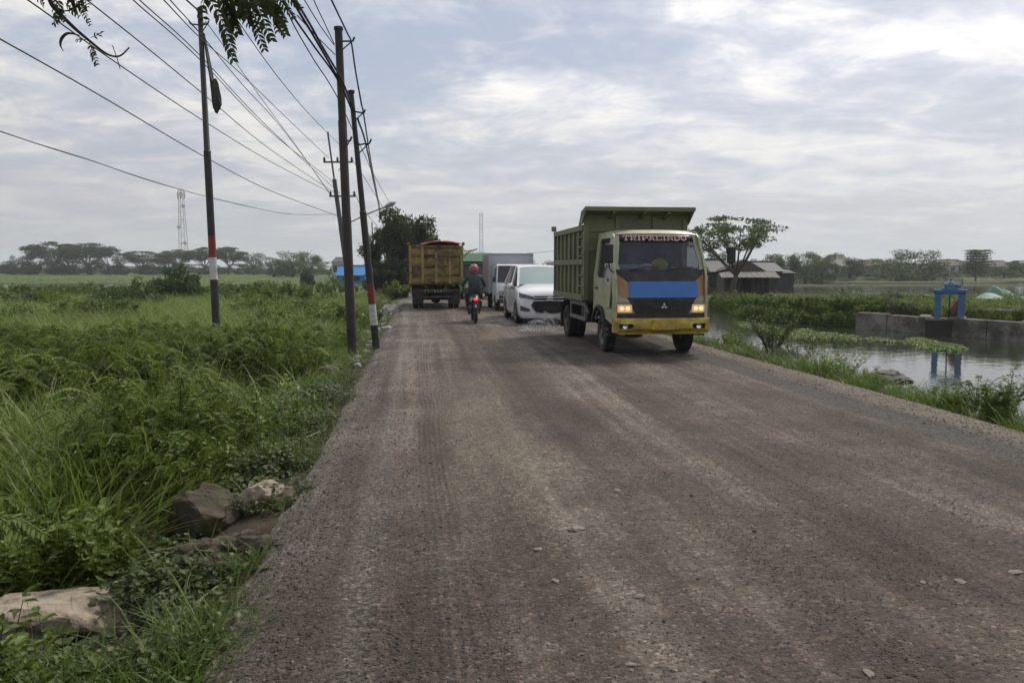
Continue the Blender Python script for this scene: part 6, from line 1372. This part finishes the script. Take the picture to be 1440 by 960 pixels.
rock('flat brown stone at the road edge behind the mossy boulder', 372, 702, (.24, .17, .15), -.09, 9, stone_p)
rock('grey stone sunk in the creepers below the mossy boulder', 298, 798, (.28, .20, .20), -.22, 11, stone_b)
rock('dark stone under the road edge right of the mossy boulder', 350, 772, (.20, .14, .12), -.13, 12, stone_b)
rock('small stone among the leaves further up the left verge', 430, 556, (.20, .14, .09), -.12, 13, stone_g)
rock('small dark stone in the weeds beyond the first field stones', 462, 520, (.18, .14, .10), -.10, 14, stone_g)
rock('pale stone at the left verge before the rusty pole', 395, 586, (.18, .12, .07), -.18, 15, stone_p)
rock('flat dark boulder jutting into the pond at the right', 1248, 531, (.40, .28, .15), -.22, 21, stone_g, .05)
rock('grey boulder on the right verge under the twiggy shrub', 1104, 502, (.29, .22, .19), -.06, 22, stone_g)
rock('small grey stone left of the boulder under the twiggy shrub', 1072, 505, (.13, .10, .09), -.08, 23, stone_g)
rock('pinkish stone among the weeds at the right', 1398, 572, (.17, .13, .11), -.10, 24, stone_p)
rock('low stone at the road side below the pinkish stone', 1380, 586, (.14, .10, .06), -.10, 25, stone_g)
rock('stone just right of the front wheel of the olive tipper', 1000, 484, (.26, .18, .13), -.10, 26, stone_g)
rock('white stone on the verge between the two shrubs', 1213, 541, (.13, .10, .06), -.10, 27, stone_w)
rb = [(512, 455, .42, .34, 'largest whitish block of the rubble between the two poles'), (506, 443, .26, .16, 'pale block lying on the largest block of the rubble'), (497, 452, .2, .16, 'pale block left of the largest one in the rubble'), (534, 452, .3, .14, 'flat pale slab between pole and road'), (548, 438, .42, .34, 'big grey block at the road edge beyond the leaning pole'), (542, 428, .36, .24, 'grey block behind the big one at the road edge'), (538, 441, .38, .18, 'long slab in front of the big grey block'), (549, 418, .34, .28, 'grey block where the trees begin'), (541, 416, .3, .22, 'pale block beside the farthest one'), (525, 446, .22, .16, 'small block right behind the leaning pole'), (545, 462, .14, .09, 'small pale stone at the road edge right of the leaning pole'), (516, 468, .2, .1, 'small stone between the feet of the two poles')]
for k, (px, py, a, h_, lab) in enumerate(rb):
    rock(lab, px, py, (a, a*.75, h_), ground_z(*gp(px, py, -.1)[:2])+h_*.35, 40+k, (stone_w, stone_g, stone_w, stone_g)[k % 4] if k not in (0, 2) else stone_w, .15, 'rubble block', 'rubble_block', 'blocks of the rubble heap by the poles', 3)
m = MB(); q = random.Random(5)
for k in range(260):
    s = q.uniform(13.5, 40); T = TL-.15-1.4*q.random()**1.2; x, y = to_xy(s, T); a = q.uniform(.03, .11); m.blob((x, y, ground_z(x, y)+a*.4), (a, a*.8, a*.6), k, .3, 1)
tag(m.build('rubble', stone_w, None), 'small rubble scattered along the left road edge by the poles', 'rubble', kind='stuff')
# loose stones on the road: the flat ones that can be told apart, then the grit
flat_p = mat('pale flat stone', (.22, .195, .17), .9, var=.2, dirt=(.2, .18, .15), ds=6)
FS = [(811, 743, .055, 'largest pale flat stone, left of the middle of the road'), (757, 773, .03, 'narrow pale chip left of and below the largest flat stone'), (781, 817, .028, 'pale pebble straight below the largest flat stone'), (899, 839, .028, 'upright pale chip at the lower middle of the road'), (1298, 818, .02, 'pale chip at the lower right of the road, left one'), (1352, 817, .03, 'pale stone chip near the right edge at the bottom'), (868, 688, .03, 'faint flat chip above and right of the largest flat stone'), (1222, 946, .03, 'pale chip at the bottom edge right of the middle'), (888, 932, .022, 'pale pebble near the bottom edge in the middle'), (1428, 803, .035, 'flat chip cut by the right edge'), (670, 666, .018, 'small white chip near the tyre print'), (1000, 641, .022, 'small pale chip on the middle of the road')]
for k, (px, py, r_, lab) in enumerate(FS):
    p = gp(px, py, 0); s, T = to_st(p.x, p.y); m = MB(); m.blob((0, 0, 0), (r_, r_*.75, r_*.28), 70+k, .3, 2); o = m.build('flat_stone', flat_p, None, smooth=True, auto=30); o.location = (p.x, p.y, road_z(s, T)+r_*.10); o.rotation_euler = (.05, .05, k*1.1); tag(o, lab, 'stone', 'pale stones lying on the road')
pgv = []
for k in range(4):
    m = MB(); m.blob((0, 0, 0), (1, .8, .6), 90+k, .35, 1); pgv.append(proto(m, [mat('dark grit', (.055, .048, .044), .9, var=.3), mat('brown grit', (.13, .105, .09), .9, var=.3), flat_p, MATS['brown grit']][k], 'grit'))
gv = []
while len(gv) < 42000:
    y = 1.9+26*rg.random()**2.1; u = rg.uniform(-.55, .76); x = u*y+.2*rg.random(); s, T = to_st(x, y)
    if not (TL-.05 < T < 6.7): continue
    edge_ = sstep(.55, 0, abs(T+.75))+.9*sstep(.3, 0, abs(T+.12))+sstep(.5, 0, abs(T-5.7))*1.0+(.6 if T > 5.9 else 0)
    if rg.random() > .22+.5*edge_+.6*sstep(.05, .35, nz(T*2.2, s*.35, 1, 4)): continue
    z = road_z(s, T) if TL < T < TR else ground_z(x, y)
    r_ = .0025+.0055*rg.random()**2.2*(1+.5*(edge_ > .5)); 
    if rg.random() < .004: r_ *= 2.2
    c_ = rg.random(); gv.append((x, y, z+r_*.2, r_*(.8+y*.05), rg.uniform(0, 6.28), 0, 0 if c_ < .40 else 1 if c_ < .70 else 3 if c_ < .96 else 2))
scatter('road_grit', 'loose grit and gravel strewn over the road', 'gravel', pgv, gv)

# ---------------------------------------------------------------- the tree whose twigs hang into the top of the view
def overhang():
    root = empty('overhanging_tree', (-3.6, -.6, -.4), 'tree whose leafy twigs and pod hang into the top left of the view', 'tree'); O = Vector(root.location)
    tk = MB(); r0 = .16
    tk.tube(spline([(0, 0, -.3), (.05, .1, 1.6), (.4, .3, 3.0), (1.2, .8, 4.3)], 6), [r0*(1-.03*k) for k in range(19)], 12)
    rg2 = random.Random(8); cl = []
    for k in range(12):
        a = 2*PI*k/12; e = Vector((1.4+2.9*math.cos(a)*rg2.uniform(.6, 1), .6+2.3*math.sin(a)*rg2.uniform(.6, 1), rg2.uniform(4.2, 5.6))); s0 = Vector((.6, .4, 3.3)); tk.tube(spline([s0, s0.lerp(e, .5)+Vector((0, 0, .3)), e], 5), [.07*(1-.08*i) for i in range(11)], 7); cl.append(e)
        cl.append(s0.lerp(e, .65)+Vector((0, 0, .5)))
    for k in range(9):  # unseen forward boughs and leaf clumps, added to shade the verge and near road
        y = 1.8+4.6*k/8; e = Vector((rg2.uniform(-2.6, 1.2), y, EYE+.47*y+1.15+rg2.uniform(0, .5)))-O; s0 = Vector((1.1, .8, 4.1)); tk.tube(spline([s0, s0.lerp(e, .5)+Vector((0, 0, .35)), e], 5), [.06*(1-.08*i) for i in range(11)], 7); cl.append(e); cl.append(e+Vector((rg2.uniform(-1, 1), rg2.uniform(-.8, .2), .35)))
    cr = MB()
    for c in cl:
        for k in range(1000):
            p = Vector((rg2.gauss(0, .55), rg2.gauss(0, .5), rg2.gauss(0, .32))); w_ = c+p+O
            # keep clear of the view
            if w_.y > .3 and w_.z < EYE+.42*w_.y+.30: continue
            leafquad(cr, c+p, .11, rg2)
    lf = leafmat('twig leaves', (.035, .05, .022), (.055, .075, .03), (.08, .105, .04), trans=.22)
    # two boughs that reach the visible twigs
    e1 = dp(55, -60, 2.6)-O; e2 = dp(330, -60, 2.9)-O
    tk.tube(spline([(.9, .6, 3.8), tuple(Vector((.9, .6, 3.8)).lerp(e1, .5)+Vector((0, 0, .25))), tuple(e1)], 6), [.035*(1-.055*i) for i in range(13)], 7)
    tk.tube(spline([(.9, .6, 3.8), tuple(Vector((.9, .6, 3.8)).lerp(e2, .5)+Vector((0, 0, .25))), tuple(e2)], 6), [.035*(1-.055*i) for i in range(13)], 7)
    tk.build('trunk', bark, root, smooth=True); cr.build('crown', lf, root, fix=False)
    tw = MB()
    def tp(px, py, D): return dp(px, py, D)-O
    tw.tube(spline([e1, tp(70, 0, 2.6), tp(85, 20, 2.6), tp(105, 40, 2.62), tp(125, 57, 2.64), tp(150, 76, 2.66), tp(168, 79, 2.66), tp(182, 67, 2.66)], 5), [.0085-.00018*k for k in range(36)], 6)
    tw.tube([tp(158, 64, 2.65), tp(164, 80, 2.66), tp(169, 97, 2.67)], .0016, 4)
    tw.tube(spline([tp(85, 16, 2.6), tp(100, 14, 2.58), tp(112, 4, 2.58), tp(122, -12, 2.58)], 4), .0025, 5)
    tw.build('twig', bark, root)
    pd = MB(); pd.tube(spline([tp(112, 50, 2.63), tp(96, 47, 2.62), tp(87, 54, 2.62), tp(85, 64, 2.62), tp(89, 72, 2.62)], 5), [.0015+.0035*math.sin(PI*min(1, k/18)) for k in range(21)], 7); pd.build('pod', bark, root)
    def frond(px0, py0, px1, py1, D, n, ll, bend=6, sag=(0, 0)):
        a, b = tp(px0, py0, D), tp(px1, py1, D+rg2.uniform(-.12, .12)); mid = tp((px0+px1)/2+bend, (py0+py1)/2+sag[1], D); P = spline([a, mid, b], 8); f = MB(); f.tube(P, .0012, 4)
        L0 = (b-a).length
        for k in range(1, n+1):
            q = k/(n+.3)*16; i = min(15, int(q)); p = P[i].lerp(P[i+1], q-i); t_ = (P[i+1]-P[i]).normalized()
            vd = Vector((0, 1, 0)); sd_ = t_.cross(vd).normalized(); tw_ = rg2.uniform(-.5, .5)
            for sg in (-1, 1):
                dd = (sd_*sg*.8+t_*.75+Vector((0, rg2.uniform(-.5, .5), -.25))).normalized(); nn = Vector((rg2.uniform(-.4, .4), -1, .5+tw_)); oval(f, p, dd, nn, ll*D/2.6*(.75+.35*math.sin(PI*k/n)), ll*.42*D/2.6, .05)
        f.build('leaf', lf, root, fix=False)
    for a in [(83, -4, 76, 34, 2.6, 7, .022), (78, -6, 82, 30, 2.62, 6, .020), (86, 8, 92, 30, 2.58, 5, .02), (100, -12, 104, 16, 2.6, 6, .025), (92, -8, 118, 14, 2.6, 6, .022), (104, 4, 127, 36, 2.62, 8, .014), (108, -14, 122, 12, 2.62, 6, .024), (126, 60, 136, 92, 2.65, 7, .019), (128, 53, 144, 45, 2.64, 4, .016), (122, 56, 107, 56, 2.63, 3, .014), (92, 4, 112, 24, 2.6, 5, .016), (45, -12, 62, 8, 2.6, 5, .02)]: frond(*a, bend=rg2.uniform(-4, 4))
    for a in [(288, -14, 328, 84, 2.75, 14, .034), (290, -10, 286, 36, 2.75, 5, .03), (306, -12, 334, 46, 2.9, 9, .036), (318, -16, 322, 40, 2.9, 8, .036), (300, -18, 340, 20, 2.9, 7, .038), (330, -10, 372, 70, 2.9, 12, .028), (332, -14, 350, 34, 2.9, 8, .034), (345, -14, 366, 40, 3.0, 9, .032), (356, -14, 382, 56, 3.0, 10, .032), (362, -12, 402, 48, 3.0, 11, .030), (372, -14, 398, 30, 3.0, 8, .03), (385, -12, 412, 24, 3.0, 8, .022), (392, -12, 424, 12, 3.0, 7, .018), (350, -16, 390, 14, 2.95, 8, .034), (312, -14, 360, 8, 2.95, 8, .036), (366, -6, 378, 20, 2.9, 6, .03), (340, -4, 345, 24, 2.85, 6, .03), (378, -8, 392, 44, 3.05, 8, .03)]: frond(*a, bend=rg2.uniform(-3, 8))
    s2 = MB()
    for a in [(300, -30, 345, 6), (330, -30, 365, 4), (360, -30, 400, 6), (395, -30, 422, 14)]: s2.tube([tp(a[0], a[1], 2.9), tp(a[2], a[3], 2.95)], .003, 5)
    s2.build('twig', bark, root)
overhang()

# ---------------------------------------------------------------- small things
def bottle(label, px, py, z, m_, s_=1.0, rz=0):
    p = gp(px, py, z); m = MB(); m.lathe([(-.11, .001), (-.11, .03), (.04, .032), (.08, .014), (.11, .012), (.112, .001)], 'x', n=12); o = m.build('plastic_bottle', m_, None, smooth=True); o.location = p; o.rotation_euler = (0, .2, rz); o.scale = (s_,)*3; tag(o, label, 'bottle')
bottle('crushed pale blue plastic bottle in the weeds at the left verge', 427, 600, -.14, mat('pale plastic', (.30, .38, .48), .2), 1.3, .6)
m = MB(); pa = [gp(300, 800, -.2), gp(345, 785, -.10), gp(375, 768, -.08), gp(398, 765, -.02)]; m.tube(spline(pa, 5), .006, 5); tag(m.build('stick', bark, None), 'thin bent stick lying from the stones to the road edge', 'stick')
def person_sign():
    p = dp(526, 396, 60); root = empty('marker_post', (p.x, 60, ground_z(p.x, 60)), 'white topped marker post behind the leaning banded pole', 'marker post')
    m = MB(); m.tube([(0, 0, -.2), (0, 0, 1.3)], .05, 8); m.build('post', polem, root)
    m = MB(); m.box((0, 0, 1.42), (.30, .08, .30)); m.build('panel', whb, root)
person_sign()

# ---------------------------------------------------------------- haze
hm = bpy.data.materials.new('air'); hm.use_nodes = True; t = hm.node_tree; t.nodes.clear(); o_ = N(t, 'ShaderNodeOutputMaterial'); v_ = N(t, 'ShaderNodeVolumePrincipled')
v_.inputs['Color'].default_value = (.86, .91, 1.0, 1); v_.inputs['Density'].default_value = .00045; v_.inputs['Anisotropy'].default_value = .2; L(t, v_.outputs[0], o_.inputs['Volume'])
if HAZE:
    m = MB(); m.b2(-3600, 3600, -3600, 3600, -2.6, 52); tag(m.build('haze', hm, None), 'pale blue haze over the fields and ponds', 'haze', kind='stuff')
print('tris', sum(len(o.data.polygons) for o in col.objects if o.type == 'MESH'), 'objs', len(col.objects))
